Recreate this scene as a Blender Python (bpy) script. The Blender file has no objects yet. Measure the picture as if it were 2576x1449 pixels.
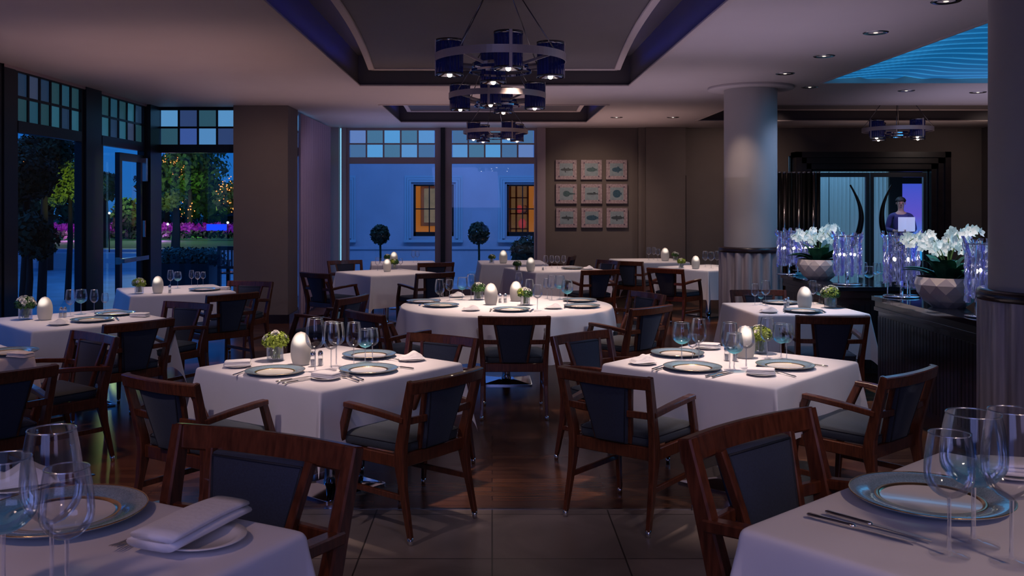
import bpy, math, random
from math import sin, cos, pi, radians, hypot, atan2, sqrt
from mathutils import Vector, Matrix, noise
random.seed(7)
C = bpy.context.scene
COL = C.collection
F = 2350.0; CX = 1238.0; HY = 512.0; EYE = 1.65
def P(px, py, z):
    e = EYE - z; Y = F * e / (py - HY); return Vector(((px - CX) * Y / F, Y, z))
def PD(px, py, Y):
    return Vector(((px - CX) * Y / F, Y, EYE - (py - HY) * Y / F))

# ---------------------------------------------------------------- materials
M = {}
def mat(name, col, rough=.5, metal=0., emit=None, es=0., spec=.5, noise_amt=0., nscale=8., bump=0., bscale=60., trans=0., ior=1.45, coat=0., sheen=0., stretch=None, col2=None):
    m = bpy.data.materials.new(name); m.use_nodes = True
    nt = m.node_tree; b = nt.nodes['Principled BSDF']
    b.inputs['Base Color'].default_value = (*col, 1); b.inputs['Roughness'].default_value = rough
    b.inputs['Metallic'].default_value = metal; b.inputs['Specular IOR Level'].default_value = spec
    b.inputs['Transmission Weight'].default_value = trans; b.inputs['IOR'].default_value = ior
    b.inputs['Coat Weight'].default_value = coat; b.inputs['Sheen Weight'].default_value = sheen
    if emit: b.inputs['Emission Color'].default_value = (*emit, 1); b.inputs['Emission Strength'].default_value = es
    if noise_amt or bump or col2:
        tc = nt.nodes.new('ShaderNodeTexCoord'); mp = nt.nodes.new('ShaderNodeMapping')
        nt.links.new(tc.outputs['Object'], mp.inputs[0])
        if stretch: mp.inputs['Scale'].default_value = stretch
    if noise_amt or col2:
        n = nt.nodes.new('ShaderNodeTexNoise'); n.inputs['Scale'].default_value = nscale; n.inputs['Detail'].default_value = 4
        nt.links.new(mp.outputs[0], n.inputs['Vector'])
        r = nt.nodes.new('ShaderNodeValToRGB')
        c2 = col2 or tuple(min(1, c * (1 + noise_amt)) for c in col)
        c1 = col if col2 else tuple(c * (1 - noise_amt) for c in col)
        r.color_ramp.elements[0].color = (*c1, 1); r.color_ramp.elements[1].color = (*c2, 1)
        r.color_ramp.elements[0].position = .3; r.color_ramp.elements[1].position = .7
        nt.links.new(n.outputs['Fac'], r.inputs[0]); nt.links.new(r.outputs[0], b.inputs['Base Color'])
    if bump:
        n2 = nt.nodes.new('ShaderNodeTexNoise'); n2.inputs['Scale'].default_value = bscale
        nt.links.new(mp.outputs[0], n2.inputs['Vector'])
        bp = nt.nodes.new('ShaderNodeBump'); bp.inputs['Strength'].default_value = bump; bp.inputs['Distance'].default_value = .01
        nt.links.new(n2.outputs['Fac'], bp.inputs['Height']); nt.links.new(bp.outputs[0], b.inputs['Normal'])
    M[name] = m; return m

def thin_glass(name, tint=(1, 1, 1), base=.05, rough=.03, ior=1.45, strength=1.0, grad=None):
    """single-walled glass: transparent plus a fresnel reflection; grad=(z0,z1,col) tints the low part"""
    m = bpy.data.materials.new(name); m.use_nodes = True; nt = m.node_tree; nt.nodes.clear()
    out = nt.nodes.new('ShaderNodeOutputMaterial'); mix = nt.nodes.new('ShaderNodeMixShader')
    tr = nt.nodes.new('ShaderNodeBsdfTransparent'); gl = nt.nodes.new('ShaderNodeBsdfGlossy')
    tr.inputs[0].default_value = (*tint, 1); gl.inputs['Roughness'].default_value = rough
    gl.inputs['Color'].default_value = (.95, .97, 1, 1)
    fr = nt.nodes.new('ShaderNodeLayerWeight'); fr.inputs['Blend'].default_value = .28
    mu = nt.nodes.new('ShaderNodeMath'); mu.operation = 'MULTIPLY_ADD'; mu.inputs[1].default_value = strength; mu.inputs[2].default_value = base
    mu.use_clamp = True
    nt.links.new(fr.outputs['Fresnel'], mu.inputs[0]); nt.links.new(mu.outputs[0], mix.inputs[0])
    nt.links.new(tr.outputs[0], mix.inputs[1]); nt.links.new(gl.outputs[0], mix.inputs[2]); nt.links.new(mix.outputs[0], out.inputs[0])
    if grad:
        tc = nt.nodes.new('ShaderNodeTexCoord'); sx = nt.nodes.new('ShaderNodeSeparateXYZ'); mr = nt.nodes.new('ShaderNodeMapRange')
        mr.inputs['From Min'].default_value = grad[0]; mr.inputs['From Max'].default_value = grad[1]
        r = nt.nodes.new('ShaderNodeValToRGB'); r.color_ramp.elements[0].color = (*grad[2], 1); r.color_ramp.elements[1].color = (*tint, 1)
        nt.links.new(tc.outputs['Object'], sx.inputs[0]); nt.links.new(sx.outputs[2], mr.inputs[0]); nt.links.new(mr.outputs[0], r.inputs[0]); nt.links.new(r.outputs[0], tr.inputs[0])
        df = nt.nodes.new('ShaderNodeBsdfTranslucent'); df.inputs[0].default_value = (.25, .85, 1, 1); d2 = nt.nodes.new('ShaderNodeBsdfDiffuse'); d2.inputs[0].default_value = (.15, .7, .9, 1)
        m0 = nt.nodes.new('ShaderNodeMixShader'); nt.links.new(df.outputs[0], m0.inputs[1]); nt.links.new(d2.outputs[0], m0.inputs[2])
        iv = nt.nodes.new('ShaderNodeMath'); iv.operation = 'MULTIPLY_ADD'; iv.inputs[1].default_value = -.6; iv.inputs[2].default_value = .6; nt.links.new(mr.outputs[0], iv.inputs[0])
        m1 = nt.nodes.new('ShaderNodeMixShader'); nt.links.new(iv.outputs[0], m1.inputs[0]); nt.links.new(tr.outputs[0], m1.inputs[1]); nt.links.new(m0.outputs[0], m1.inputs[2]); nt.links.new(m1.outputs[0], mix.inputs[1])
    M[name] = m; return m

def emis(name, col, s):
    m = bpy.data.materials.new(name); m.use_nodes = True; nt = m.node_tree; nt.nodes.clear()
    o = nt.nodes.new('ShaderNodeOutputMaterial'); e = nt.nodes.new('ShaderNodeEmission')
    e.inputs[0].default_value = (*col, 1); e.inputs[1].default_value = s; nt.links.new(e.outputs[0], o.inputs[0]); M[name] = m; return m

mat('wood', (.098, .027, .012), .28, noise_amt=.45, nscale=14, stretch=(6, 6, .7), coat=.25)
mat('dark_wood', (.020, .011, .012), .3, noise_amt=.3, nscale=10, coat=.2)
mat('fabric_seat', (.032, .042, .058), .85, noise_amt=.15, nscale=200, bump=.15, bscale=400, sheen=.1)
mat('fabric_back', (.024, .033, .062), .85, noise_amt=.15, nscale=200, bump=.15, bscale=400, sheen=.1)
mat('piping', (.012, .014, .024), .7)
mat('cloth', (.74, .70, .72), .8, noise_amt=.03, nscale=3, bump=.55, bscale=6, sheen=.1)
mat('napkin', (.80, .77, .78), .85, bump=.15, bscale=60)
mat('chrome', (.75, .77, .82), .08, 1.)
mat('dark_chrome', (.28, .27, .28), .18, 1.)
mat('silver', (.8, .76, .72), .12, 1.)
mat('gold', (.85, .55, .25), .2, 1.)
mat('porcelain', (.80, .76, .72), .15, coat=.3)
mat('plate_blue', (.20, .30, .38), .16, noise_amt=.3, nscale=300, coat=.5)
mat('steel_base', (.55, .6, .7), .06, 1.)
thin_glass('glass_clear', (.985, .99, 1), .035, .08, strength=.66)
thin_glass('glass_stem', (.93, .95, 1), .28, .06, strength=.7)
thin_glass('glass_rim', (.9, .93, 1), .65, .22, strength=.6)
thin_glass('glass_foot', (.975, .98, 1), .01, .06, strength=.16)
thin_glass('glass_aqua', (.93, .98, 1), .035, .08, strength=.66, grad=(.087, .125, (.35, .8, .95)))
thin_glass('glass_vase', (.95, .97, .98), .04, .03, strength=.4)
thin_glass('window_glass', (.93, .96, 1), .02, .01, strength=.35)
thin_glass('door_glass', (.85, .93, 1), .03, .02, strength=.4)
mat('wall_paint', (.175, .138, .118), .75, noise_amt=.05, nscale=2, bump=.1, bscale=120)
mat('ceiling_paint', (.50, .44, .43), .6, noise_amt=.02, nscale=2)
mat('coffer_paint', (.095, .082, .09), .55, noise_amt=.04, nscale=3)
mat('coffer_trim', (.50, .42, .40), .5)
mat('window_frame_dark', (.006, .008, .012), .35)
mat('window_frame_brown', (.38, .29, .30), .5)
mat('column_paint', (.42, .39, .37), .45, noise_amt=.03, nscale=4)
mat('reed', (.44, .38, .37), .4, .15, noise_amt=.3, nscale=30, stretch=(1, 1, .05))
mat('black', (.006, .006, .007), .4)
mat('leaf', (.035, .11, .02), .5, noise_amt=.5, nscale=30)
mat('leaf_bright', (.27, .36, .04), .5, noise_amt=.4, nscale=40)
mat('leaf_night', (.045, .05, .012), .7, noise_amt=.5, nscale=6)
mat('leaf_dark', (.012, .035, .012), .6, noise_amt=.5, nscale=20)
mat('orchid_leaf', (.02, .12, .06), .3, noise_amt=.3, nscale=20)
mat('stem', (.08, .16, .04), .5)
mat('petal', (.92, .89, .80), .7, noise_amt=.08, nscale=30)
mat('orchid', (.86, .90, .90), .6, emit=(.6, .85, .9), es=.16)  # petals carry a faint glow of their own to brighten them
mat('orchid_heart', (.7, .6, .25), .6)
mat('soil', (.03, .02, .015), .95, bump=.6, bscale=40)
mat('pearl', (.80, .68, .63), .3, .15, noise_amt=.06, nscale=5)
mat('skin', (.55, .30, .22), .5)
mat('hair', (.015, .01, .01), .6)
mat('shirt', (.05, .04, .16), .7)
mat('trousers', (.02, .02, .03), .8)
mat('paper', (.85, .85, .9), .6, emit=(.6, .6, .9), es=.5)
mat('mesh_white', (.35, .33, .36), .8)
mat('curtain', (.42, .34, .46), .85)
emis('slit_light', (.25, .62, .95), 1.3)
emis('bulb', (1., .82, .62), 25)
emis('bulb_low', (1., .9, .8), 1.1)
emis('lantern_bulb', (1., .85, .78), 7)
emis('cove', (.06, .09, 1.), 5)
emis('fairy', (1., .30, .07), 2.6)
emis('garden_white', (.8, .9, 1.), 3)
emis('pool_blue', (.01, .06, 1.), 1.1)
emis('warm_window', (.85, .33, .06), .55)
emis('lcd_blue', (.10, .10, .75), .8)

def egg_material():
    m = bpy.data.materials.new('frosted_egg'); m.use_nodes = True; nt = m.node_tree; b = nt.nodes['Principled BSDF']
    b.inputs['Base Color'].default_value = (.50, .455, .42, 1); b.inputs['Roughness'].default_value = .45
    tc = nt.nodes.new('ShaderNodeTexCoord'); vd = nt.nodes.new('ShaderNodeVectorMath'); vd.operation = 'DISTANCE'
    vd.inputs[1].default_value = (0, -.03, .138)  # centre of the bulb's glow, put in as emission; no bulb inside
    mr = nt.nodes.new('ShaderNodeMapRange'); mr.inputs['From Min'].default_value = .012; mr.inputs['From Max'].default_value = .06
    mr.inputs['To Min'].default_value = 1; mr.inputs['To Max'].default_value = 0; mr.interpolation_type = 'SMOOTHERSTEP'
    pw = nt.nodes.new('ShaderNodeMath'); pw.operation = 'POWER'; pw.inputs[1].default_value = 1.6
    ma = nt.nodes.new('ShaderNodeMath'); ma.operation = 'MULTIPLY_ADD'; ma.inputs[1].default_value = 1.0; ma.inputs[2].default_value = .05
    nt.links.new(tc.outputs['Object'], vd.inputs[0]); nt.links.new(vd.outputs['Value'], mr.inputs[0]); nt.links.new(mr.outputs[0], pw.inputs[0]); nt.links.new(pw.outputs[0], ma.inputs[0])
    b.inputs['Emission Color'].default_value = (1, .86, .72, 1); nt.links.new(ma.outputs[0], b.inputs['Emission Strength']); M['egg'] = m
egg_material()

def floor_materials():
    m = bpy.data.materials.new('wood_floor'); m.use_nodes = True; nt = m.node_tree; b = nt.nodes['Principled BSDF']
    tc = nt.nodes.new('ShaderNodeTexCoord'); br = nt.nodes.new('ShaderNodeTexBrick')
    br.inputs['Scale'].default_value = 1.; br.inputs['Brick Width'].default_value = 1.3; br.inputs['Row Height'].default_value = .085
    br.inputs['Mortar Size'].default_value = .0025; br.inputs['Color1'].default_value = (.150, .056, .030, 1); br.inputs['Color2'].default_value = (.26, .105, .052, 1)
    br.inputs['Mortar'].default_value = (.03, .012, .008, 1); br.inputs['Bias'].default_value = -.1
    mp = nt.nodes.new('ShaderNodeMapping'); mp.inputs['Scale'].default_value = (1.2, 20, 1)
    n = nt.nodes.new('ShaderNodeTexNoise'); n.inputs['Scale'].default_value = 3; n.inputs['Detail'].default_value = 6
    mx = nt.nodes.new('ShaderNodeMixRGB'); mx.blend_type = 'MULTIPLY'; mx.inputs[0].default_value = .6
    nt.links.new(tc.outputs['Object'], br.inputs['Vector']); nt.links.new(tc.outputs['Object'], mp.inputs[0]); nt.links.new(mp.outputs[0], n.inputs['Vector'])
    nt.links.new(br.outputs['Color'], mx.inputs[1]); nt.links.new(n.outputs['Fac'], mx.inputs[2]); nt.links.new(mx.outputs[0], b.inputs['Base Color'])
    b.inputs['Roughness'].default_value = .24; M['wood_floor'] = m
    m = bpy.data.materials.new('stone_floor'); m.use_nodes = True; nt = m.node_tree; b = nt.nodes['Principled BSDF']
    tc = nt.nodes.new('ShaderNodeTexCoord'); br = nt.nodes.new('ShaderNodeTexBrick'); br.offset = 0
    br.inputs['Scale'].default_value = 1.; br.inputs['Brick Width'].default_value = .62; br.inputs['Row Height'].default_value = .62
    br.inputs['Mortar Size'].default_value = .004; br.inputs['Color1'].default_value = (.36, .28, .25, 1); br.inputs['Color2'].default_value = (.30, .24, .215, 1)
    br.inputs['Mortar'].default_value = (.07, .055, .05, 1)
    n = nt.nodes.new('ShaderNodeTexNoise'); n.inputs['Scale'].default_value = 2.4; n.inputs['Detail'].default_value = 6; n.inputs['Distortion'].default_value = 1.2
    mx = nt.nodes.new('ShaderNodeMixRGB'); mx.blend_type = 'MULTIPLY'; mx.inputs[0].default_value = .75
    nt.links.new(tc.outputs['Object'], br.inputs['Vector']); nt.links.new(tc.outputs['Object'], n.inputs['Vector'])
    nt.links.new(br.outputs['Color'], mx.inputs[1]); nt.links.new(n.outputs['Fac'], mx.inputs[2]); nt.links.new(mx.outputs[0], b.inputs['Base Color'])
    b.inputs['Roughness'].default_value = .3; M['stone_floor'] = m
floor_materials()

# ---------------------------------------------------------------- mesh builder
class MB:
    def __init__(s): s.v = []; s.f = []; s.mi = []; s.sm = []; s.cur = 0; s.T = None
    def add(s, vs, fs, smooth=False):
        o = len(s.v)
        for p in vs:
            p = Vector(p); s.v.append(tuple(s.T @ p) if s.T else tuple(p))
        for f in fs: s.f.append(tuple(i + o for i in f)); s.mi.append(s.cur); s.sm.append(smooth)
        return s
    def box(s, c, d, rz=0., R=None):
        hx, hy, hz = d[0] / 2, d[1] / 2, d[2] / 2
        pts = [Vector((x, y, z)) for x in (-hx, hx) for y in (-hy, hy) for z in (-hz, hz)]
        R = R or Matrix.Rotation(rz, 3, 'Z'); c = Vector(c)
        return s.add([R @ p + c for p in pts], [(0, 1, 3, 2), (4, 6, 7, 5), (0, 4, 5, 1), (2, 3, 7, 6), (0, 2, 6, 4), (1, 5, 7, 3)])
    def bb(s, x0, x1, y0, y1, z0, z1): return s.box(((x0 + x1) / 2, (y0 + y1) / 2, (z0 + z1) / 2), (abs(x1 - x0), abs(y1 - y0), abs(z1 - z0)))
    def bar(s, pts, w, h, side=(1, 0, 0), bev=0., smooth=False):
        """rectangular section swept through pts; w along `side`, h across; w,h may be lists"""
        n = len(pts); pts = [Vector(p) for p in pts]; side = Vector(side).normalized()
        W = w if isinstance(w, (list, tuple)) else [w] * n; H = h if isinstance(h, (list, tuple)) else [h] * n
        vs = []
        for i, p in enumerate(pts):
            t = (pts[min(i + 1, n - 1)] - pts[max(i - 1, 0)]).normalized()
            sd = (side - t * side.dot(t)).normalized(); up = t.cross(sd)
            a, b = W[i] / 2, H[i] / 2; k = bev or min(a, b) * .28
            for x, y in ((-a + k, -b), (a - k, -b), (a, -b + k), (a, b - k), (a - k, b), (-a + k, b), (-a, b - k), (-a, -b + k)):
                vs.append(p + sd * x + up * y)
        fs = [tuple(range(7, -1, -1)), tuple(range(8 * (n - 1), 8 * n))]
        for i in range(n - 1):
            for j in range(8):
                a, b = i * 8 + j, i * 8 + (j + 1) % 8; fs.append((a, b, b + 8, a + 8))
        return s.add(vs, fs, smooth)
    def tube(s, pts, r, n=8, cap=True):
        pts = [Vector(p) for p in pts]; m = len(pts); R = r if isinstance(r, (list, tuple)) else [r] * m
        vs = []; prev = None
        for i, p in enumerate(pts):
            t = (pts[min(i + 1, m - 1)] - pts[max(i - 1, 0)]).normalized()
            if prev is None: a = t.orthogonal().normalized()
            else: a = (prev - t * prev.dot(t)).normalized()
            prev = a; b = t.cross(a)
            for k in range(n): th = 2 * pi * k / n; vs.append(p + (a * cos(th) + b * sin(th)) * R[i])
        fs = []
        for i in range(m - 1):
            for k in range(n):
                a, b = i * n + k, i * n + (k + 1) % n; fs.append((a, b, b + n, a + n))
        if cap: fs += [tuple(range(n - 1, -1, -1)), tuple(range((m - 1) * n, m * n))]
        return s.add(vs, fs, True)
    def lathe(s, prof, n=24, c=(0, 0, 0), smooth=True, wob=None):
        vs = []; c = Vector(c); m = len(prof)
        for r, z in prof:
            for k in range(n):
                th = 2 * pi * k / n; rr = r * (wob(th, z) if wob else 1); vs.append(c + Vector((rr * cos(th), rr * sin(th), z)))
        fs = []
        for i in range(m - 1):
            for k in range(n):
                a, b = i * n + k, i * n + (k + 1) % n; fs.append((a, b, b + n, a + n))
        return s.add(vs, fs, smooth)
    def sphere(s, c, r, n=12, sc=(1, 1, 1)):
        prof = [(max(1e-5, r * sin(pi * i / n)), -r * cos(pi * i / n)) for i in range(n + 1)]
        vs = []; c = Vector(c); k2 = n * 2
        for rr, z in prof:
            for k in range(k2): th = 2 * pi * k / k2; vs.append(c + Vector((rr * cos(th) * sc[0], rr * sin(th) * sc[1], z * sc[2])))
        fs = []
        for i in range(n):
            for k in range(k2):
                a, b = i * k2 + k, i * k2 + (k + 1) % k2; fs.append((a, b, b + k2, a + k2))
        return s.add(vs, fs, True)
    def poly(s, pts): return s.add(pts, [tuple(range(len(pts)))])
    def prism(s, pts2, y0, y1):  # polygon in XZ extruded along Y
        n = len(pts2); vs = [(x, y0, z) for x, z in pts2] + [(x, y1, z) for x, z in pts2]
        return s.add(vs, [tuple(range(n)), tuple(range(2 * n - 1, n - 1, -1))] + [(i, i + n, (i + 1) % n + n, (i + 1) % n) for i in range(n)])
    def grid(s, fn, nu, nv, smooth=True):
        vs = [fn(i / nu, j / nv) for i in range(nu + 1) for j in range(nv + 1)]
        return s.add(vs, [(i * (nv + 1) + j, (i + 1) * (nv + 1) + j, (i + 1) * (nv + 1) + j + 1, i * (nv + 1) + j + 1) for i in range(nu) for j in range(nv)], smooth)
    def build(s, name, mats, parent=None, loc=None, rz=None, bevel=0.):
        me = bpy.data.meshes.new(name); me.from_pydata(s.v, [], s.f)
        for mm in (mats if isinstance(mats, (list, tuple)) else [mats]): me.materials.append(M[mm])
        me.polygons.foreach_set('material_index', s.mi); me.polygons.foreach_set('use_smooth', s.sm); me.update()
        o = bpy.data.objects.new(name, me); COL.objects.link(o)
        if parent: o.parent = parent
        if loc is not None: o.location = loc
        if rz is not None: o.rotation_euler = (0, 0, rz)
        if bevel:
            bv = o.modifiers.new('bevel', 'BEVEL'); bv.width = bevel; bv.segments = 2; bv.limit_method = 'ANGLE'
        return o

LABELS = {}
def tag(o, label=None, cat=None, group=None, kind=None):
    if label:
        o['label'] = label
        if label in LABELS: print('DUPLICATE LABEL', label)
        LABELS[label] = o
        nw = len(label.split())
        if nw < 4 or nw > 16: print('LABEL LENGTH', nw, label)
    if cat: o['category'] = cat
    if group: o['group'] = group
    if kind: o['kind'] = kind
    return o
def empty(name, loc=(0, 0, 0), rz=0.):
    o = bpy.data.objects.new(name, None); o.empty_display_size = .1; COL.objects.link(o); o.location = loc; o.rotation_euler = (0, 0, rz); return o
def children(o): return KIDS.get(o.name, [])
KIDS = {}
def index_kids(root):
    for o in bpy.data.objects:
        if o.parent: KIDS.setdefault(o.parent.name, [])
    KIDS[root.name] = [o for o in bpy.data.objects if o.parent == root]
    for k in KIDS[root.name]: index_kids(k)
def copy_tree(o, parent=None):
    c = o.copy(); COL.objects.link(c)
    if parent: c.parent = parent
    for ch in KIDS.get(o.name, []): copy_tree(ch, c)
    return c
class Proto:
    def __init__(s, root): s.root = root; index_kids(root); s.used = False
    def put(s, loc, rz=0., label=None, group=None, cat=None, scale=None):
        o = s.root if not s.used else copy_tree(s.root)
        s.used = True
        o.location = loc; o.rotation_euler = (0, 0, rz)
        if scale: o.scale = scale if isinstance(scale, (tuple, list)) else (scale,) * 3
        if label: tag(o, label)
        if group: o['group'] = group
        if cat: o['category'] = cat
        return o
def struct(o): o['kind'] = 'structure'; return o
def rrect(w, d, r, z, n=6, cx=0, cy=0):
    out = []
    for qx, qy, a0 in ((1, 1, 0), (-1, 1, 90), (-1, -1, 180), (1, -1, 270)):
        for k in range(n + 1):
            a = radians(a0 + 90 * k / n); out.append((cx + qx * (w / 2 - r) + r * cos(a), cy + qy * (d / 2 - r) + r * sin(a), z))
    return out
def loft(mb, rings, smooth=True, cap0=True, cap1=True):
    n = len(rings[0]); vs = [p for r in rings for p in r]; fs = []
    for i in range(len(rings) - 1):
        for k in range(n):
            a, b = i * n + k, i * n + (k + 1) % n; fs.append((a, b, b + n, a + n))
    if cap0: fs.append(tuple(range(n - 1, -1, -1)))
    if cap1: m = (len(rings) - 1) * n; fs.append(tuple(range(m, m + n)))
    return mb.add(vs, fs, smooth)

# ---------------------------------------------------------------- dining armchair
def make_chair():
    root = empty('dining_armchair'); root['category'] = 'chair'
    for s in (-1, 1):   # rear leg runs up into the back post
        m = MB(); pts = [(s * .248, -.285, .03), (s * .243, -.235, .25), (s * .24, -.212, .39), (s * .243, -.222, .47), (s * .253, -.262, .63), (s * .262, -.305, .79)]
        m.bar(pts, [.024, .032, .04, .038, .034, .032], [.026, .040, .066, .058, .048, .040])
        leg = m.build('leg', 'wood', root)
        f = MB(); f.tube([(s * .2485, -.288, 0), (s * .248, -.284, .035)], [.0125, .0145], 12); f.build('ferrule', 'chrome', leg)
        m = MB(); pts = [(s * .232, .232, .03), (s * .238, .222, .25), (s * .244, .212, .38), (s * .252, .19, .46), (s * .268, .12, .625)]
        m.bar(pts, [.024, .032, .036, .034, .032], [.024, .034, .046, .044, .04])
        leg = m.build('leg', 'wood', root)
        f = MB(); f.tube([(s * .2315, .233, 0), (s * .232, .232, .035)], [.012, .0135], 12); f.build('ferrule', 'chrome', leg)
        m = MB(); m.bar([(s * .270, .135, .632), (s * .272, .06, .63), (s * .266, -.09, .618), (s * .255, -.252, .598)], [.044, .046, .042, .036], [.026, .027, .028, .030], (1, 0, 0))
        m.build('armrest', 'wood', root)
        m = MB(); m.bar([(s * .236, .226, .215), (s * .243, -.243, .215)], .018, .028); m.build('stretcher', 'wood', root)
        m = MB(); m.bar([(s * .250, -.255, .592), (s * .12, -.272, .592)], .022, .034, (0, 1, 0)); m.build('back_crossbar', 'wood', root)
        m = MB(); m.bar([(s * .100, -.208, .43), (s * .124, -.25, .60), (s * .150, -.292, .745)], .022, .026); m.build('back_stile', 'wood', root)
    m = MB(); pts = [(-.272 + .544 * i / 10, -.302 - .028 * (1 - ((i - 5) / 5) ** 2), .762) for i in range(11)]
    m.bar(pts, .034, .062, (0, 1, .18)); m.build('top_rail', 'wood', root)
    # tapered upholstered back panel
    m = MB()
    def ring(inset, dy):
        out = []; cor = []
        for i in range(9):
            t = i / 8; z = .742 - inset - (.742 - .425 - 2 * inset) * t; hw = .142 - .050 * t - inset; cor.append((hw, z))
        pts = [(-w, z) for w, z in cor] + [(w, z) for w, z in reversed(cor)]
        return [(x, -.214 - (z - .425) * .27 - .012 * (1 - (x / .15) ** 2) + dy, z) for x, z in pts]
    loft(m, [ring(.012, -.021), ring(.002, -.014), ring(0, 0), ring(.002, .016), ring(.014, .024)])
    bp = m.build('back_panel', 'fabric_back', root)
    m = MB(); r = ring(.008, -.0195); m.tube(r + [r[0]], .0035, 6); r = ring(.008, .0215); m.tube(r + [r[0]], .0035, 6); m.build('piping', 'piping', bp)
    m = MB(); w = .46
    rings = []
    for ins, z in ((.02, .418), (.004, .424), (0, .44), (.0, .462), (.012, .476), (.04, .486), (.1, .492), (.18, .494)):
        rr = rrect(w - 2 * ins, .45 - 2 * ins, max(.012, .04 - ins), z, 5, 0, .012)
        rings.append([(x * (.94 + .12 * (y + .2) / .4), y, zz) for x, y, zz in rr])
    loft(m, rings); seat = m.build('seat', 'fabric_seat', root)
    m = MB(); rr = rrect(w + .002, .452, .04, .468, 5, 0, .012); rr = [(x * (.94 + .12 * (y + .2) / .4), y, zz) for x, y, zz in rr]; m.tube(rr + [rr[0]], .003, 6); m.build('piping', 'piping', seat)
    m = MB()
    m.bar([(-.24, .213, .388), (.24, .213, .388)], .03, .062, (0, 1, 0)); m.bar([(-.235, -.208, .388), (.235, -.208, .388)], .03, .066, (0, 1, 0))
    for s in (-1, 1): m.bar([(s * .238, -.2, .388), (s * .242, .205, .388)], .028, .062)
    m.build('seat_frame', 'wood', root)
    return Proto(root)
CHAIR = make_chair()
def chair_px(a, b, label, group, towards=False, zfloor=0., yaw=None, wid=None):
    z = zfloor + .79; A = P(a[0], a[1], z); B = P(b[0], b[1], z)
    mid = (A + B) / 2; u = (B - A); w = u.length; u.normalize()
    f = Vector((-u.y, u.x, 0)) if not towards else Vector((u.y, -u.x, 0))
    if yaw is not None: f = Vector((sin(radians(yaw)), cos(radians(yaw)), 0))
    o = mid + f * .31; o.z = zfloor
    print('chair w=%.2f at (%.2f,%.2f) yaw %.0f  %s' % (w, o.x, o.y, math.degrees(atan2(f.x, f.y)), label[:50]))
    return CHAIR.put(o, atan2(-f.x, f.y), label, group)

# ---------------------------------------------------------------- tables and cloths
def make_table(a, rnd, name, base=.5):
    root = empty(name); root['category'] = 'table'
    m = MB()
    if rnd: m.lathe([(.001, .672), (a - .01, .672), (a, .68), (a, .70), (a - .006, .707), (.001, .707)], 48)
    else: loft(m, [rrect(2 * a, 2 * a, .03, .672, 4), rrect(2 * a, 2 * a, .03, .707, 4)], False)
    m.build('tabletop', 'dark_wood', root)
    m = MB(); m.lathe([(.045, .03), (.04, .05), (.036, .08), (.036, .63), (.16, .65), (.16, .672)], 24); m.build('pedestal', 'steel_base', root)
    m = MB(); loft(m, [rrect(base, base, .02, 0, 3), rrect(base, base, .02, .012, 3)], False); loft(m, [rrect(base - .01, base - .01, .02, .012, 3), rrect(.14, .14, .03, .03, 3)], False, True, True); m.build('base_plate', 'steel_base', root)
    return root
TOPZ = .764
def cloth_square(a, o, seed, r=.02):
    rnd = random.Random(seed); m = MB(); L = a + o
    ph = [rnd.uniform(0, 6.28) for _ in range(12)]; am = [rnd.uniform(.4, 1.) for _ in range(12)]
    hang = [x / 14 for x in range(1, 15)]
    ts = [-a - o * h for h in reversed(hang)] + [-a - r * .8, -a - r * .4, -a] + [-a + 2 * a * i / 12 for i in range(1, 12)] + [a, a + r * .4, a + r * .8] + [a + o * h for h in hang]
    ts = sorted(set(ts))
    def drop(s):
        if s <= 0: return 0, 0
        q = r * pi / 2
        if s < q: return r * sin(s / r), -(r - r * cos(s / r))
        return r + .06 * (s - q), -(r + (s - q) * .998)
    def fn(u, v):
        ex = max(0, abs(u) - a); ey = max(0, abs(v) - a); sx = 1 if u > 0 else -1; sy = 1 if v > 0 else -1
        if ex == 0 and ey == 0: return (u, v, .0012 * sin(u * 5 + ph[0]) * sin(v * 4 + ph[1]))
        if ex > 0 and ey > 0:
            rr = hypot(ex, ey); f = atan2(ey, ex); out, z = drop(rr); w = sin(2 * f) ** 2
            k = min(1, rr / o); j = (.17 * w) * max(0, rr - r)
            x = a + out * cos(f) + j * .7071; y = a + out * sin(f) + j * .7071
            hz = sqrt(max(1e-6, z * z - j * j * .8)) if z < 0 else 0
            return (sx * x, sy * y, -hz)
        along = v if ex > 0 else u; e = ex or ey; side = (0 if sx > 0 else 1) if ex > 0 else (2 if sy > 0 else 3)
        out, z = drop(e); k = min(1, max(0, e - r) / o); c = 1 - (along / a) ** 4
        wv = c * k * (.022 * am[side] * sin(along * (5 + 2 * am[side + 4]) + ph[side]) + .008 * sin(along * 13 + ph[side + 4]))
        z -= .010 * k * c * cos(along * 4 + ph[side + 8])
        return ((sx * (a + out + wv)), v, z) if ex > 0 else (u, sy * (a + out + wv), z)
    n = len(ts); vs = [fn(u, v) for u in ts for v in ts]
    m.add(vs, [(i * n + j, (i + 1) * n + j, (i + 1) * n + j + 1, i * n + j + 1) for i in range(n - 1) for j in range(n - 1)], True)
    return m
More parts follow.
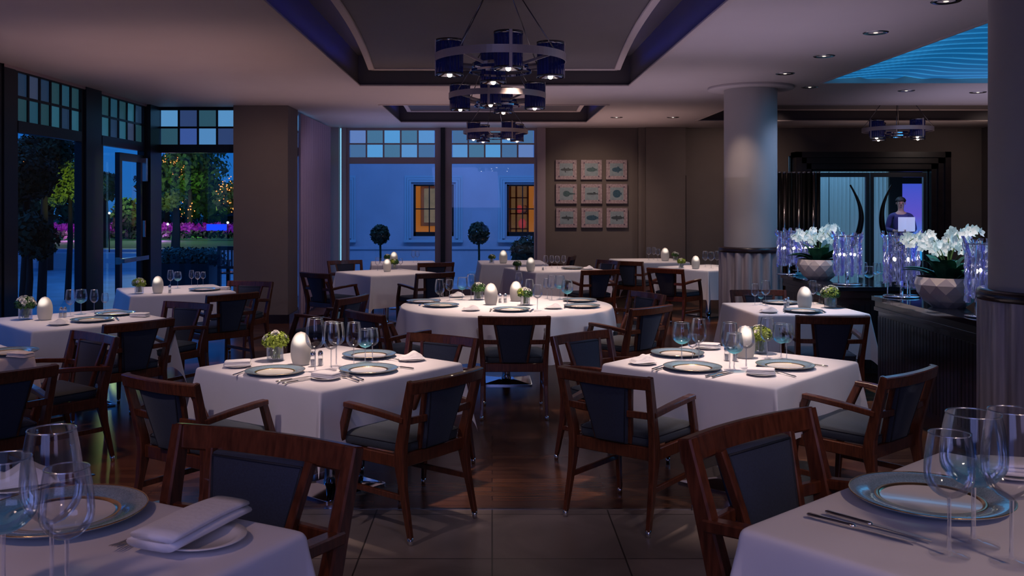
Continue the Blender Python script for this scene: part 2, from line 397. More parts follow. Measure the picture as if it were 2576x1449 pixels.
def cloth_round(R, o, seed, r=.02):
    rnd = random.Random(seed); m = MB(); n = 144; ph = [rnd.uniform(0, 6.28) for _ in range(6)]
    rs = [.001] + [R * i / 6 for i in range(1, 6)] + [R, R + r * .5, R + r * 1.0] + [R + r * 1.57 + (o - r * 1.57) * i / 14 for i in range(1, 15)]
    vs = []
    for q in rs:
        e = q - R
        if e <= 0: out, z = q, 0
        elif e < r * 1.571: out, z = R + r * sin(e / r), -(r - r * cos(e / r))
        else: out, z = R + r + .05 * (e - r * 1.57), -(r + (e - r * 1.57))
        k = max(0, min(1, (e - r) / o)) ** .65 if e > r else 0
        for i in range(n):
            th = 2 * pi * i / n
            w = k * (.042 * sin(15 * th + ph[0] + .8 * sin(3 * th + ph[1])) + .022 * sin(26 * th + ph[2]) + .008 * sin(7 * th + ph[3]))
            rr = out + w; vs.append((rr * cos(th), rr * sin(th), z))
    fs = []
    for i in range(len(rs) - 1):
        for k in range(n): a, b = i * n + k, i * n + (k + 1) % n; fs.append((a, b, b + n, a + n))
    m.add(vs, fs, True); return m
TABLES = {}
TG = 'dining tables under white cloths'; CG = 'white tablecloths'
def table(key, x, y, yaw, a, desc, o=.30, rnd=False, z=0., seed=1, base=.46, k=1.056):
    x *= k; y *= k; a *= 1.056
    t = make_table(a - .012, rnd, 'round_table' if rnd else 'square_table', base)
    t.location = (x, y, z); t.rotation_euler = (0, 0, radians(yaw)); tag(t, 'cloth-covered pedestal dining ' + desc); t['group'] = TG
    c = (cloth_round if rnd else cloth_square)(a, o, seed).build('tablecloth', 'cloth', None, (x, y, z + .710), radians(yaw))
    c.modifiers.new('smooth', 'SUBSURF').levels = 1; c.modifiers['smooth'].render_levels = 1
    tag(c, 'white tablecloth on the ' + desc, 'tablecloth', CG)
    TABLES[key] = dict(x=x, y=y, yaw=yaw, a=a, z=z + .713, desc=desc, items={})

# ---------------------------------------------------------------- tableware prototypes
def make_charger():
    root = empty('charger_plate'); root['category'] = 'plate'
    MB().lathe([(.098, .0055), (.104, .0075), (.112, .0125), (.152, .017), (.155, .0165), (.152, .013), (.11, .007), (.10, 0), (.001, 0)], 56).build('rim', 'plate_blue', root)
    MB().lathe([(.001, .004), (.090, .0045), (.098, .0062)], 48).build('well', 'porcelain', root)
    MB().lathe([(.0945, .0058), (.098, .0085), (.1035, .0088), (.106, .0082)], 56).build('gold_band', 'gold', root)
    MB().lathe([(.1530, .0172), (.1545, .0180), (.1558, .0168), (.1545, .0155)], 56).build('gold_band', 'gold', root)
    return Proto(root)
def make_bread_plate():
    o = MB().lathe([(.001, .004), (.052, .0045), (.06, .008), (.080, .0125), (.0805, .011), (.06, .004), (.05, 0), (.001, 0)], 40).build('bread_plate', 'porcelain'); o['category'] = 'plate'; return Proto(o)
def napkin_mesh(w, l, h, layers, curl, seed):
    m = MB(); rnd = random.Random(seed); zz = 0
    for k in range(layers):
        t = h / layers; ww = w * (1 - .03 * k); ll = l * (1 - .02 * k); z0 = zz + t * .04; zz += t
        off = rnd.uniform(-.004, .004)
        def P2(x, y, z): return (x + off, y + .3 * off, z + curl * (x / w) * (x / w) * 2 + .006 * sin(y / l * 5 + k) * (k / layers))
        rings = []
        for ins, q in ((.004, 0), (0, .25), (0, .75), (.004, 1), (.02, 1.1)):
            rings.append([P2(x, y, z) for x, y, z in rrect(ww - 2 * ins, ll - 2 * ins, .008, z0 + t * .92 * q, 3)])
        # subdivide by adding an inner grid on top
        loft(m, rings, True, True, True)
    return m
def make_napkin(kind):
    if kind == 0: m = napkin_mesh(.085, .15, .030, 3, .0, 3)
    elif kind == 1:  # softly humped fold
        m = MB()
        for k in range(3):
            def fn(u, v, k=k):
                x = (u - .5) * (.16 - .01 * k); y = (v - .5) * (.085 - .006 * k)
                hump = .030 * math.exp(-((u - .62) / .22) ** 2) * (k + 1) / 3; edge = min(1, min(u, 1 - u, v, 1 - v) * 12)
                return (x, y, .003 + .007 * k * edge + hump * edge * .8 + .003 * edge)
            m.grid(fn, 22, 12)
    else:  # long roll of folded linen with open layered end
        m = MB()
        def sec(k, t):
            w = .056 - .006 * k; h = .020 - .004 * k; out = []
            for i in range(16):
                a = 2 * pi * i / 16; ca, sa = cos(a), sin(a)
                out.append((w * (abs(ca) ** .62) * (1 if ca > 0 else -1), .009 + .014 * k + h / 2 * (abs(sa) ** .8) * (1 if sa > 0 else -1)))
            return out
        for k in range(2):
            rings = []
            for j in range(9):
                t = j / 8; y = (t - .5) * .235; s = 1 - .10 * t
                rings.append([(x * s + .004 * sin(t * 4 + k), y, .002 + z * (1 - .12 * t) + .004 * sin(t * 3)) for x, z in sec(k, t)])
            loft(m, rings)
    o = m.build('folded_napkin', 'napkin'); o['category'] = 'napkin'; return Proto(o)
def make_knife():
    root = empty('table_knife'); root['category'] = 'knife'
    m = MB(); loft(m, [[(x, y, z) for x, z in [(w * cos(a), .0045 + h * sin(a)) for a in [2 * pi * i / 10 for i in range(10)]]] for y, w, h in ((0, .004, .003), (.004, .0075, .0042), (.04, .006, .004), (.085, .0048, .004), (.095, .0062, .0045), (.10, .004, .003))])
    m.build('handle', 'silver', root)
    m = MB(); pts = [(-.004, .098), (-.0085, .115), (-.0095, .16), (-.009, .19), (-.004, .215), (.003, .22), (.0045, .20), (.0045, .098)]
    n = len(pts); m.add([(x, y, .0035) for x, y in pts] + [(x, y, .0052) for x, y in pts], [tuple(range(n - 1, -1, -1)), tuple(range(n, 2 * n))] + [(i, (i + 1) % n, (i + 1) % n + n, i + n) for i in range(n)])
    m.build('blade', 'silver', root); return Proto(root)
def make_fork():
    root = empty('table_fork'); root['category'] = 'fork'
    m = MB(); m.bar([(0, 0, .004), (0, .01, .005), (0, .06, .006), (0, .11, .009), (0, .135, .008)], [.010, .013, .010, .005, .007], [.003, .004, .004, .0035, .003]); m.build('handle', 'silver', root)
    m = MB(); m.bar([(0, .133, .008), (0, .145, .005), (0, .160, .004)], [.007, .021, .0235], .0022)
    for i in range(4): x = -.0095 + i * .00633; m.bar([(x, .158, .004), (x, .18, .006), (x * .95, .203, .010)], [.0036, .0034, .0018], .002)
    m.build('tines', 'silver', root); return Proto(root)
def make_glass(h, rb, zb, rim, mt, foot=.034):
    root = empty('wine_glass'); root['category'] = 'glass'
    H = h - zb; prof = []
    for i in range(15):
        t = i / 14
        r = rb * (sin(min(1, t / .42) * pi / 2) ** .62) if t < .42 else rb + (rim - rb) * ((t - .42) / .58) ** 1.7
        prof.append((max(.0035, r), zb + H * (t ** 1.15 if t < .42 else t)))
    
    bw = MB().lathe(prof, 28).build('bowl', mt, root)
    MB().tube([((rim) * cos(2 * pi * i / 28), (rim) * sin(2 * pi * i / 28), h) for i in range(29)], .0012, 5).build('rim', 'glass_rim', bw)
    MB().lathe([(.0036, zb + .001), (.0032, zb - .02), (.0031, .03), (.0045, .008)], 12).build('stem', 'glass_stem', root)
    MB().lathe([(.0045, .008), (.012, .005), (foot, .002), (foot, .0006), (.001, .0004)], 28).build('foot', 'glass_foot', root)
    return Proto(root)
def make_egg():
    root = empty('egg_lamp'); root['category'] = 'lamp'
    prof = [(.001, .001), (.040, .001), (.043, .004)] + [(.0575 * (sin(pi * (.30 + .70 * t)) ** .62 if t > .286 else (.86 + .14 * sin(pi * t / .572))), .004 + .174 * t) for t in [i / 20 for i in range(1, 20)]] + [(.001, .180)]
    prof = []
    for i in range(25):
        t = i / 24; z = .182 * t
        if t < .42: r = .0575 - .0135 * ((.42 - t) / .42) ** 2
        else: r = .0575 * sqrt(max(0, 1 - ((t - .42) / .58) ** 2.15))
        prof.append((max(.0005, r), z))
    prof = [(.001, 0)] + prof
    MB().lathe(prof, 36).build('frosted_shade', 'egg', root)
    MB().lathe([(.044, .0005), (.046, .003), (.0445, .006)], 32).build('base_ring', 'chrome', root)
    return Proto(root)
def make_shaker():
    root = empty('salt_shaker'); root['category'] = 'shaker'
    MB().lathe([(.001, 0), (.013, 0), (.014, .004), (.0115, .04), (.010, .048)], 16).build('body', 'glass_vase', root)
    MB().lathe([(.0085, .002), (.0095, .03), (.001, .03)], 12).build('seasoning', 'porcelain', root)
    MB().lathe([(.011, .046), (.0125, .05), (.0115, .062), (.006, .068), (.001, .069)], 16).build('cap', 'chrome', root)
    return Proto(root)
def leaf_cloud(m, rnd, c, R, n, s, flat=1.0, low=-.3, shell=.55):
    for _ in range(n):
        while True:
            d = Vector((rnd.gauss(0, 1), rnd.gauss(0, 1), rnd.gauss(0, 1))).normalized()
            if d.z > low: break
        q = R * (shell + (1 - shell) * rnd.random() ** .5); p = Vector(c) + Vector((d.x * q, d.y * q, d.z * q * flat))
        ax = Vector((rnd.gauss(0, 1), rnd.gauss(0, 1), rnd.gauss(0, 1))).normalized(); u = (d.cross(ax)).normalized(); w = (d * .5 + u.cross(d) * .9).normalized()
        a = s * rnd.uniform(.6, 1.2); m.add([p - u * a * .35, p - w * a * .5, p + u * a * .35, p + w * a * .7], [(0, 1, 2, 3)])
def rose(m, c, r, rnd, tilt=(0, 0, 1)):
    z = Vector(tilt).normalized(); x = z.orthogonal().normalized(); y = z.cross(x); c = Vector(c)
    for k, (rr, hh) in enumerate(((.28, .5), (.5, .45), (.75, .3), (1., .08))):
        n = 5; a0 = rnd.random() * 6
        for i in range(n):
            a = a0 + 2 * pi * i / n
            def fn(u, v):
                th = a + (u - .5) * 2 * pi / n * 1.5; q = r * rr * (.35 + .65 * v); zz = r * (hh * v ** .6 + .1 * sin(pi * u) * v - (.25 * v * v if k == 3 else 0))
                return c + x * q * cos(th) + y * q * sin(th) + z * zz
            m.grid(fn, 4, 3)
def make_flowers(kind, seed):
    rnd = random.Random(seed); root = empty('flower_arrangement'); root['category'] = 'flowers'
    MB().lathe([(.001, .002), (.048, .002), (.05, .008), (.05, .088), (.0465, .088), (.0465, .012), (.001, .011)], 28).build('glass_vase', 'glass_vase', root)
    m = MB(); 
    for i in range(16): a = rnd.random() * 6.28; r = rnd.uniform(0, .035); m.tube([(r * cos(a), r * sin(a), .014), (1.1 * r * cos(a + .6), 1.1 * r * sin(a + .6), .10)], .003, 5)
    m.build('stems', 'leaf_bright', root)
    m = MB(); leaf_cloud(m, rnd, (0, 0, .115), .076, 620, .022, .78, -.5, .5); m.build('foliage', 'leaf' if kind != 1 else 'leaf_bright', root)
    m = MB(); leaf_cloud(m, rnd, (.022, 0, .122), .064, 420, .018, .8, -.3, .6); m.build('light_foliage', 'leaf_bright', root)
    n = 7 if kind != 2 else 10
    for i in range(n):
        a = 2 * pi * i / n + rnd.random() * .5; el = rnd.uniform(.1, 1.2) if i else 1.5; d = Vector((cos(a) * cos(el), sin(a) * cos(el), sin(el)))
        m = MB(); rose(m, Vector((0, 0, .115)) + Vector((d.x * .066, d.y * .066, d.z * .055)), .022 if kind != 2 else .026, rnd, d); m.build('blossom', 'petal', root)
    return Proto(root)
CHG = make_charger(); BRD = make_bread_plate(); NAP = [make_napkin(0), make_napkin(1), make_napkin(2)]
KNF = make_knife(); FRK = make_fork(); EGG = make_egg(); SHK = make_shaker()
GL = {'red': make_glass(.255, .047, .105, .036, 'glass_clear'), 'white': make_glass(.215, .042, .10, .034, 'glass_clear'), 'water': make_glass(.195, .047, .085, .038, 'glass_aqua', .036)}
GH = {'red': .255, 'white': .215, 'water': .195}
FLW = [make_flowers(0, 1), make_flowers(1, 5), make_flowers(2, 9)]
PENDING = []   # (table key, kind, object, px)
def reg(key, kind, o, px): TABLES[key]['items'].setdefault(kind, []).append((px, o))
def glass(key, kind, px, py, top=None):
    t = TABLES[key]; p = P(px, py, t['z']); h = GH[kind]
    if top is not None: h = (py - top) * p.y / F
    o = GL[kind].put(p, random.random() * 6, None, 'stemmed glasses on the tables', None, h / GH[kind]); reg(key, 'aqua tinted water glass' if kind == 'water' else 'clear wine glass', o, px)
def charger(key, px, py): t = TABLES[key]; reg(key, 'pale blue gold-banded charger plate', CHG.put(P(px, py, t['z']), random.random() * 6, None, 'blue rimmed charger plates', None, 1.06), px)
def bread(key, px, py, nk=None, yaw=0., nz=.0085):
    t = TABLES[key]; p = P(px, py, t['z']); reg(key, 'small white bread plate', BRD.put(p, 0, None, 'white bread plates'), px)
    if nk is not None: napkin(key, px, py, nk, yaw, nz)
def napkin(key, px, py, nk, yaw=0., nz=.0085):
    t = TABLES[key]; p = P(px, py, t['z']) + Vector((0, 0, nz)); reg(key, 'folded white linen napkin', NAP[nk].put(p, radians(yaw), None, 'folded white napkins'), px)
def cutlery(key, kind, a, b):
    t = TABLES[key]; A = P(a[0], a[1], t['z']); B = P(b[0], b[1], t['z']); d = B - A; pr = KNF if kind == 'knife' else FRK
    mid = (A + B) / 2; u = d.normalized(); reg(key, 'silver table ' + kind, pr.put(mid - u * .11, atan2(-u.x, u.y), None, 'silver cutlery'), (a[0] + b[0]) / 2)
def egg(key, px, py, h=None):
    t = TABLES[key]; p = P(px, py, t['z']); s = (h * p.y / F / .182) if h else 1; reg(key, 'glowing frosted egg lamp', EGG.put(p, 0, None, 'frosted egg lamps', None, s), px)
def flowers(key, kind, px, py, s=1.): t = TABLES[key]; reg(key, 'white rose posy in glass vase', FLW[kind].put(P(px, py, t['z']), random.random() * 6, None, 'table flower arrangements', None, s), px)
def shaker(key, px, py): t = TABLES[key]; reg(key, 'small chrome-capped glass shaker', SHK.put(P(px, py, t['z']), 0, None, 'salt and pepper shakers', None, 1.25), px)
ORD = ['leftmost', 'second from left', 'third from left', 'fourth from left', 'fifth from left', 'sixth from left', 'seventh from left', 'eighth from left', 'ninth from left', 'tenth from left', 'eleventh from left', 'twelfth from left', 'thirteenth from left', 'fourteenth from left']
def finish_labels():
    for k, t in TABLES.items():
        for kind, lst in t['items'].items():
            lst.sort(key=lambda q: q[0])
            for i, (px, o) in enumerate(lst):
                if len(lst) == 1: lab = '%s on the %s' % (kind, t['desc'])
                elif i == len(lst) - 1 and i > 0: lab = '%s, rightmost on the %s' % (kind, t['desc'])
                else: lab = '%s, %s on the %s' % (kind, ORD[i], t['desc'])
                tag(o, lab)
# ================================================================ SETTING
H = 3.0; XL = -4.75; XR = 9.6; YB = -3.0; YF = 16.7
m = MB(); m.bb(XL - .2, XR, 5.05, YF, -.1, 0); struct(m.build('floor', 'wood_floor'))
m = MB(); m.bb(XL - .2, XR, YB, 5.05, -.1, 0); struct(m.build('floor', 'stone_floor'))
m = MB(); m.bb(XL, XR, YB, 2.62, 0, .285); struct(m.build('floor', 'stone_floor'))     # raised level the two nearest tables stand on
m = MB(); m.bb(-.6, .6, 5.035, 5.065, -.001, .003); m = MB(); m.bb(XL, XR, 5.04, 5.06, -.002, .002); struct(m.build('trim_1', 'dark_chrome'))
# ceiling with rectangular openings
HOLES = [(-1.53, 1.58, 2.4, 10.68), (-1.53, 1.58, 12.74, 15.47), (3.31, 8.6, 12.7, 15.2), (3.66, 8.3, 4.6, 10.4)]
xs = sorted({XL - .2, XR} | {h[0] for h in HOLES} | {h[1] for h in HOLES}); ys = sorted({YB, YF} | {h[2] for h in HOLES} | {h[3] for h in HOLES})
m = MB()
for i in range(len(xs) - 1):
    for j in range(len(ys) - 1):
        cx, cy = (xs[i] + xs[i + 1]) / 2, (ys[j] + ys[j + 1]) / 2
        if any(h[0] < cx < h[1] and h[2] < cy < h[3] for h in HOLES): continue
        m.add([(xs[i], ys[j], H), (xs[i], ys[j + 1], H), (xs[i + 1], ys[j + 1], H), (xs[i + 1], ys[j], H)], [(0, 1, 2, 3)])
struct(m.build('ceiling', 'ceiling_paint'))
m = MB(); m.bb(XL - .4, XR + .2, YB - .2, YF + .3, 3.62, 3.7); struct(m.build('ceiling', 'coffer_paint'))
def coffer(h, up=.34, inset=.17, bow=.2, n=1):
    x0, x1, y0, y1 = h; zt = H + up; m = MB()
    m.add([(x0, y0, H), (x1, y0, H), (x1, y1, H), (x0, y1, H), (x0, y0, zt), (x1, y0, zt), (x1, y1, zt), (x0, y1, zt)], [(0, 1, 5, 4), (1, 2, 6, 5), (2, 3, 7, 6), (3, 0, 4, 7), (4, 5, 6, 7)])
    o = struct(m.build('ceiling_coffer', 'coffer_paint'))
    # floating inner panel with curved long sides, a light moulding round it and a blue light line on its hidden top
    N = 20; zl = H + .17; ins = inset
    L = [(x0 + ins + bow * sin(pi * i / N), y0 + ins + (y1 - y0 - 2 * ins) * i / N) for i in range(N + 1)]; R = [(x1 - ins - bow * sin(pi * i / N), y0 + ins + (y1 - y0 - 2 * ins) * i / N) for i in range(N + 1)]
    m = MB(); m.add([(x, y, zl) for x, y in L] + [(x, y, zl) for x, y in R] + [(x, y, zl + .03) for x, y in L] + [(x, y, zl + .03) for x, y in R],
        [(i, i + 1, N + 2 + i, N + 1 + i) for i in range(N)] + [(2 * N + 2 + i, 3 * N + 3 + i, 3 * N + 4 + i, 2 * N + 3 + i) for i in range(N)] + [(i, 2 * N + 2 + i, 2 * N + 3 + i, i + 1) for i in range(N)] + [(N + 1 + i, N + 2 + i, 3 * N + 4 + i, 3 * N + 3 + i) for i in range(N)])
    m.build('inner_panel', 'coffer_paint', o)
    m = MB(); loop = [(x, y, zl + .005) for x, y in L] + [(x, y, zl + .005) for x, y in reversed(R)]
    m.bar([(x, y, zl + .005) for x, y in L], .07, .05, (1, 0, 0)); m.bar([(x, y, zl + .005) for x, y in R], .07, .05, (1, 0, 0))
    for q in (0, N): m.bar([(L[q][0], L[q][1], zl + .005), (R[q][0], R[q][1], zl + .005)], .07, .05, (0, 1, 0))
    m.build('moulding', 'coffer_trim', o)
    m = MB()
    for S, s in ((L, 1), (R, -1)): m.bar([(x + s * .05, y, zl + .07) for x, y in S[1:-1]], .03, .012, (1, 0, 0))
    m.build('cove_light', 'cove', o)
    m = MB(); w = .028; 
    for a, b, sd in (((x0, y0), (x0, y1), (1, 0, 0)), ((x1, y0), (x1, y1), (1, 0, 0)), ((x0, y1), (x1, y1), (0, 1, 0)), ((x0, y0), (x1, y0), (0, 1, 0))): m.bar([(*a, H - .002), (*b, H - .002)], .05, .018, sd)
    m.build('edge_trim', 'coffer_trim', o)
    return o
coffer(HOLES[0]); coffer(HOLES[1], .34, .17, .03); coffer(HOLES[2], .34, .17, .03)
# blue panel of plaster waves; its light and wave shading put in as emission
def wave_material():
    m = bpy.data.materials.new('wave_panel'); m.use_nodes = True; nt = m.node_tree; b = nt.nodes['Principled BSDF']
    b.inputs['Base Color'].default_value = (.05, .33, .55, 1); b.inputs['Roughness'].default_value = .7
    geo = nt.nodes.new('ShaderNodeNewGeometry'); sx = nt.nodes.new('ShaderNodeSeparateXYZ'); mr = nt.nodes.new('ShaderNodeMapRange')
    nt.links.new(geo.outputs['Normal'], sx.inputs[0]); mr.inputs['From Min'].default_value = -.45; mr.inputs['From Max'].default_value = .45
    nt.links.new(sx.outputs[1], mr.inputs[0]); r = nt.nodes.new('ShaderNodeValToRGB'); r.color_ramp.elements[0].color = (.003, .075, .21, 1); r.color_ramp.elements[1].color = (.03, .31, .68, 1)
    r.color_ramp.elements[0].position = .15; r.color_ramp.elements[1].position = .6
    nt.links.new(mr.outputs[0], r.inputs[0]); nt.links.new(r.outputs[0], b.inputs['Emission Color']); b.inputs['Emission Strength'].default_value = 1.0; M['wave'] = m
wave_material()
x0, x1, y0, y1 = HOLES[3]; m = MB()
def wv(u, v):
    x = x0 + (x1 - x0) * u; y = y0 + (y1 - y0) * v
    ph = y * 2 * pi / .27 + 3.6 * sin(x * 3.9 + y * .35) + 1.3 * sin(x * 7.1 - y * 1.1 + 1) + 1.6 * sin(y * 1.9)
    return (x, y, H + .055 - .018 * sin(ph))
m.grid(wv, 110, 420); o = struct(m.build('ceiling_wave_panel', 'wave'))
m = MB()
for a, b, sd in (((x0, y0), (x0, y1), (1, 0, 0)), ((x0, y1), (x1, y1), (0, 1, 0))): m.bar([(*a, H + .05), (*b, H + .05)], .03, .13, sd)
m.build('panel_edge', 'coffer_trim', o)

# --- walls (only the sides the room really has)
def wall(name, *a, mt='wall_paint'): m = MB(); m.bb(*a); return struct(m.build(name, mt))
wall('wall_back', XL - .2, XR, YB - .15, YB, 0, 3.6); wall('wall_right', XR, XR + .15, YB, YF, 0, 3.6)
wall('wall_left', XL - .15, XL, YB, 4.2, 0, H)
GF, GB = 'window_frame_dark', 'window_frame_brown'
glz = ['glz%d' % i for i in range(5)]
for i, (c, s) in enumerate((((.10, .30, .62), .75), ((.035, .07, .20), .7), ((.03, .10, .15), .75), ((.11, .33, .64), .8), ((.05, .11, .38), .75))): 
    mat(glz[i], tuple(q * .3 for q in c), .25, emit=c, es=s)      # obscured panes; dusk light through them put in as emission
glzf = ['glzf%d' % i for i in range(5)]
for i, (c, s) in enumerate((((.11, .32, .68), .8), ((.07, .18, .38), .75), ((.07, .20, .36), .75), ((.10, .36, .74), .8), ((.13, .24, .56), .8))):
    mat(glzf[i], tuple(q * .3 for q in c), .25, emit=c, es=s)  # far window panes, sky light again put in as emission
glzd = ['glzd%d' % i for i in range(5)]
for i, (c, s) in enumerate((((.025, .11, .18), .45), ((.02, .05, .11), .5), ((.025, .09, .12), .45), ((.035, .16, .24), .5), ((.05, .075, .15), .5))):
    mat(glzd[i], tuple(q * .3 for q in c), .25, emit=c, es=s)  # dimmer side panes, outside light put in as emission
winno = [0]
def transom_window(p0, p1, ncol, fm, lower=True, mats=glz, z0=0.0, off=0, w=.07, name=None, dep=.07, pat=None):
    """a full-height bay from p0 to p1 (xy): clear pane below, a two-row grid of tinted panes above"""
    winno[0] += 1; p0 = Vector((*p0, 0)); p1 = Vector((*p1, 0)); u = (p1 - p0); L = u.length; u.normalize(); yaw = atan2(u.y, u.x)
    root = empty(name or 'window_%d' % winno[0], p0, yaw); struct(root)
    f = MB(); hb = lambda x0, x1, z0, z1, d=dep: f.bb(x0, x1, -d / 2, d / 2, z0, z1)
    hb(0, w, z0, H); hb(L - w, L, z0, H); hb(w, L - w, 2.955, H); hb(w, L - w, 2.36, 2.475, dep * 1.15)
    if lower: hb(w, L - w, z0, z0 + .12)
    cw = (L - 2 * w) / ncol; mu = .028
    for i in range(1, ncol): hb(w + i * cw - mu / 2, w + i * cw + mu / 2, 2.475, 2.955, dep * .7)
    hb(w, L - w, 2.715 - mu / 2, 2.715 + mu / 2, dep * .65)
    f.build('window_frame', fm, root)
    g = MB()
    for r in range(2):
        for i in range(ncol):
            g.cur = pat[r][i] if pat else (i * 2 + r * 3 + off + (i * i + r) % 3) % 5; g.bb(w + i * cw + mu / 2, w + (i + 1) * cw - mu / 2, -.006, .006, 2.475 + r * .24 + (mu / 2 if r else 0), 2.715 + r * .24 - (0 if r else mu / 2))
    g.build('transom_panes', mats, root)
    if lower: q = MB(); q.add([(w, 0, z0 + .12), (L - w, 0, z0 + .12), (L - w, 0, 2.36), (w, 0, 2.36)], [(0, 1, 2, 3)]); q.build('window_pane', 'window_glass', root)
    return root
# glazed left side
dY = lambda px: XL * F / (px - CX)
transom_window((XL, 4.2), (XL, 6.6), 6, GF, mats=glzd); transom_window((XL, 6.6), (XL, 9.0), 6, GF, mats=glzd, off=1)
transom_window((XL, 9.22), (XL, 10.80), 6, GF, mats=glzd, off=2)
d = transom_window((XL, 11.22), (XL, 12.72), 5, GF, lower=False, mats=glzd, off=3, name='door_1')
fr = MB()  # glazed garden door leaf: stiles, rails, pane, push bar, closer
fr.bb(.62, .70, -.03, .03, .02, 2.30); fr.bb(1.33, 1.42, -.03, .03, .02, 2.30); fr.bb(.70, 1.33, -.03, .03, 2.20, 2.30); fr.bb(.70, 1.33, -.03, .03, .02, .22); fr.bb(.07, .12, -.03, .03, .02, 2.36)
leaf = fr.build('door_leaf', GF, d)
q = MB(); q.add([(.70, 0, .22), (1.33, 0, .22), (1.33, 0, 2.20), (.70, 0, 2.20)], [(0, 1, 2, 3)]); q.add([(.12, 0, .05), (.62, 0, .05), (.62, 0, 2.33), (.12, 0, 2.33)], [(0, 1, 2, 3)]); q.build('door_pane', 'window_glass', d)
q = MB(); q.bb(.52, 1.36, -.13, -.05, .90, .955); q.bb(.56, .60, -.06, 0, .88, .97); q.build('push_bar', 'dark_chrome', d)
q = MB(); q.bb(1.36, 1.42, -.09, -.03, 1.95, 2.26); q.bb(1.37, 1.40, -.07, -.03, 1.20, 1.42); q.build('door_closer', 'dark_chrome', d)
m = MB(); m.bb(XL - .06, XL + .05, 9.0, 9.22, 0, H); m.bb(XL - .08, XL + .06, 10.80, 11.22, 0, H); m.bb(XL - .08, XL + .1, 12.72, 13.14, 0, H); struct(m.build('trim_2', GF))
transom_window((XL + .05, 13.1), (-3.54, 13.1), 4, GF, mats=glz, w=.045, pat=((2, 4, 0, 1), (3, 1, 2, 3)))
m = MB(); m.bb(XL, XL + .05, 9.0, 13.1, 2.97, H); struct(m.build('trim_3', GB))
wall('wall_pillar', -3.56, -2.81, 12.85, 13.5, 0, H)
# sheer-curtained side window between the pillar and the far wall
transom_window((-2.9, 13.5), (-2.9, 16.7), 6, GB, mats=glz, off=1)
for a, b in ((13.56, 14.3), (14.36, 16.1)):
    m = MB(); m.grid(lambda u, v: (-2.80 + .028 * sin((a + (b - a) * u) * 34), a + (b - a) * u, .03 + 2.93 * v), 90, 2)
    tag(m.build('sheer_curtain', 'curtain'), 'lilac sheer curtain in soft folds ' + ('right behind the grey pillar' if a < 14 else 'nearer the far window wall'), 'curtain', 'sheer curtains')
m = MB(); m.bb(-2.86, -2.84, 14.31, 14.35, .1, 2.9); m.bb(-2.86, -2.84, 16.12, 16.16, .1, 2.9); struct(m.build('slit_glow_side', 'slit_light'))  # glowing strips put in for slits of light at the curtains
# far wall with two big windows
transom_window((-2.60, 16.7), (-.97, 16.7), 5, GB, mats=glzf, w=.05, pat=((1, 3, 2, 0, 1), (4, 2, 3, 2, 0))); transom_window((-.77, 16.7), (.80, 16.7), 5, GB, mats=glzf, w=.05, pat=((0, 2, 3, 1, 4), (1, 1, 2, 0, 1)))
m = MB(); m.bb(-2.97, -2.72, 16.55, 16.9, 0, H); m.bb(-2.68, -2.60, 16.6, 16.9, 0, H); m.bb(.80, .95, 16.6, 16.85, 0, H); struct(m.build('trim_5', GB))
m = MB(); m.bb(-2.72, -2.68, 16.75, 16.78, 0, H); struct(m.build('slit_glow_far', 'slit_light'))  # glowing strip put in for the slit of light beside the window
m = MB(); m.bb(-.97, -.77, 16.66, 16.86, 0, H); o = struct(m.build('trim_7', GB)); m = MB(); m.bb(-.915, -.835, 16.60, 16.66, 0, H); m.build('post_strip', 'black', o)
m = MB(); m.bb(.95, 2.72, 16.7, 16.95, 0, 3.5); m.bb(2.60, 2.72, 16.6, 16.7, 0, H); m.bb(2.72, 3.42, 16.52, 16.7, 0, H); m.bb(3.42, 5.3, 16.7, 16.9, 0, H)
m.bb(5.3, 8.1, 16.7, 16.9, 2.5, H); m.bb(8.1, XR, 16.7, 16.9, 0, H); m.bb(-3, 9.6, 16.7, 16.9, H, 3.6); m.bb(8.75, 8.95, 16.4, 16.7, 0, H); struct(m.build('wall_front', 'wall_paint'))
m = MB(); m.bb(3.46, 4.1, 16.66, 16.7, 0, 2.15); struct(m.build('wall_front_panel', 'wall_paint'))
m = MB(); m.bb(.95, 2.6, 16.67, 16.7, 0, .12); m.bb(2.72, 3.42, 16.5, 16.52, 0, .12); m.bb(-3.56, -2.81, 12.83, 12.85, 0, .12); m.bb(-2.81, -2.79, 12.85, 13.5, 0, .12); struct(m.build('baseboard_front', 'dark_wood'))

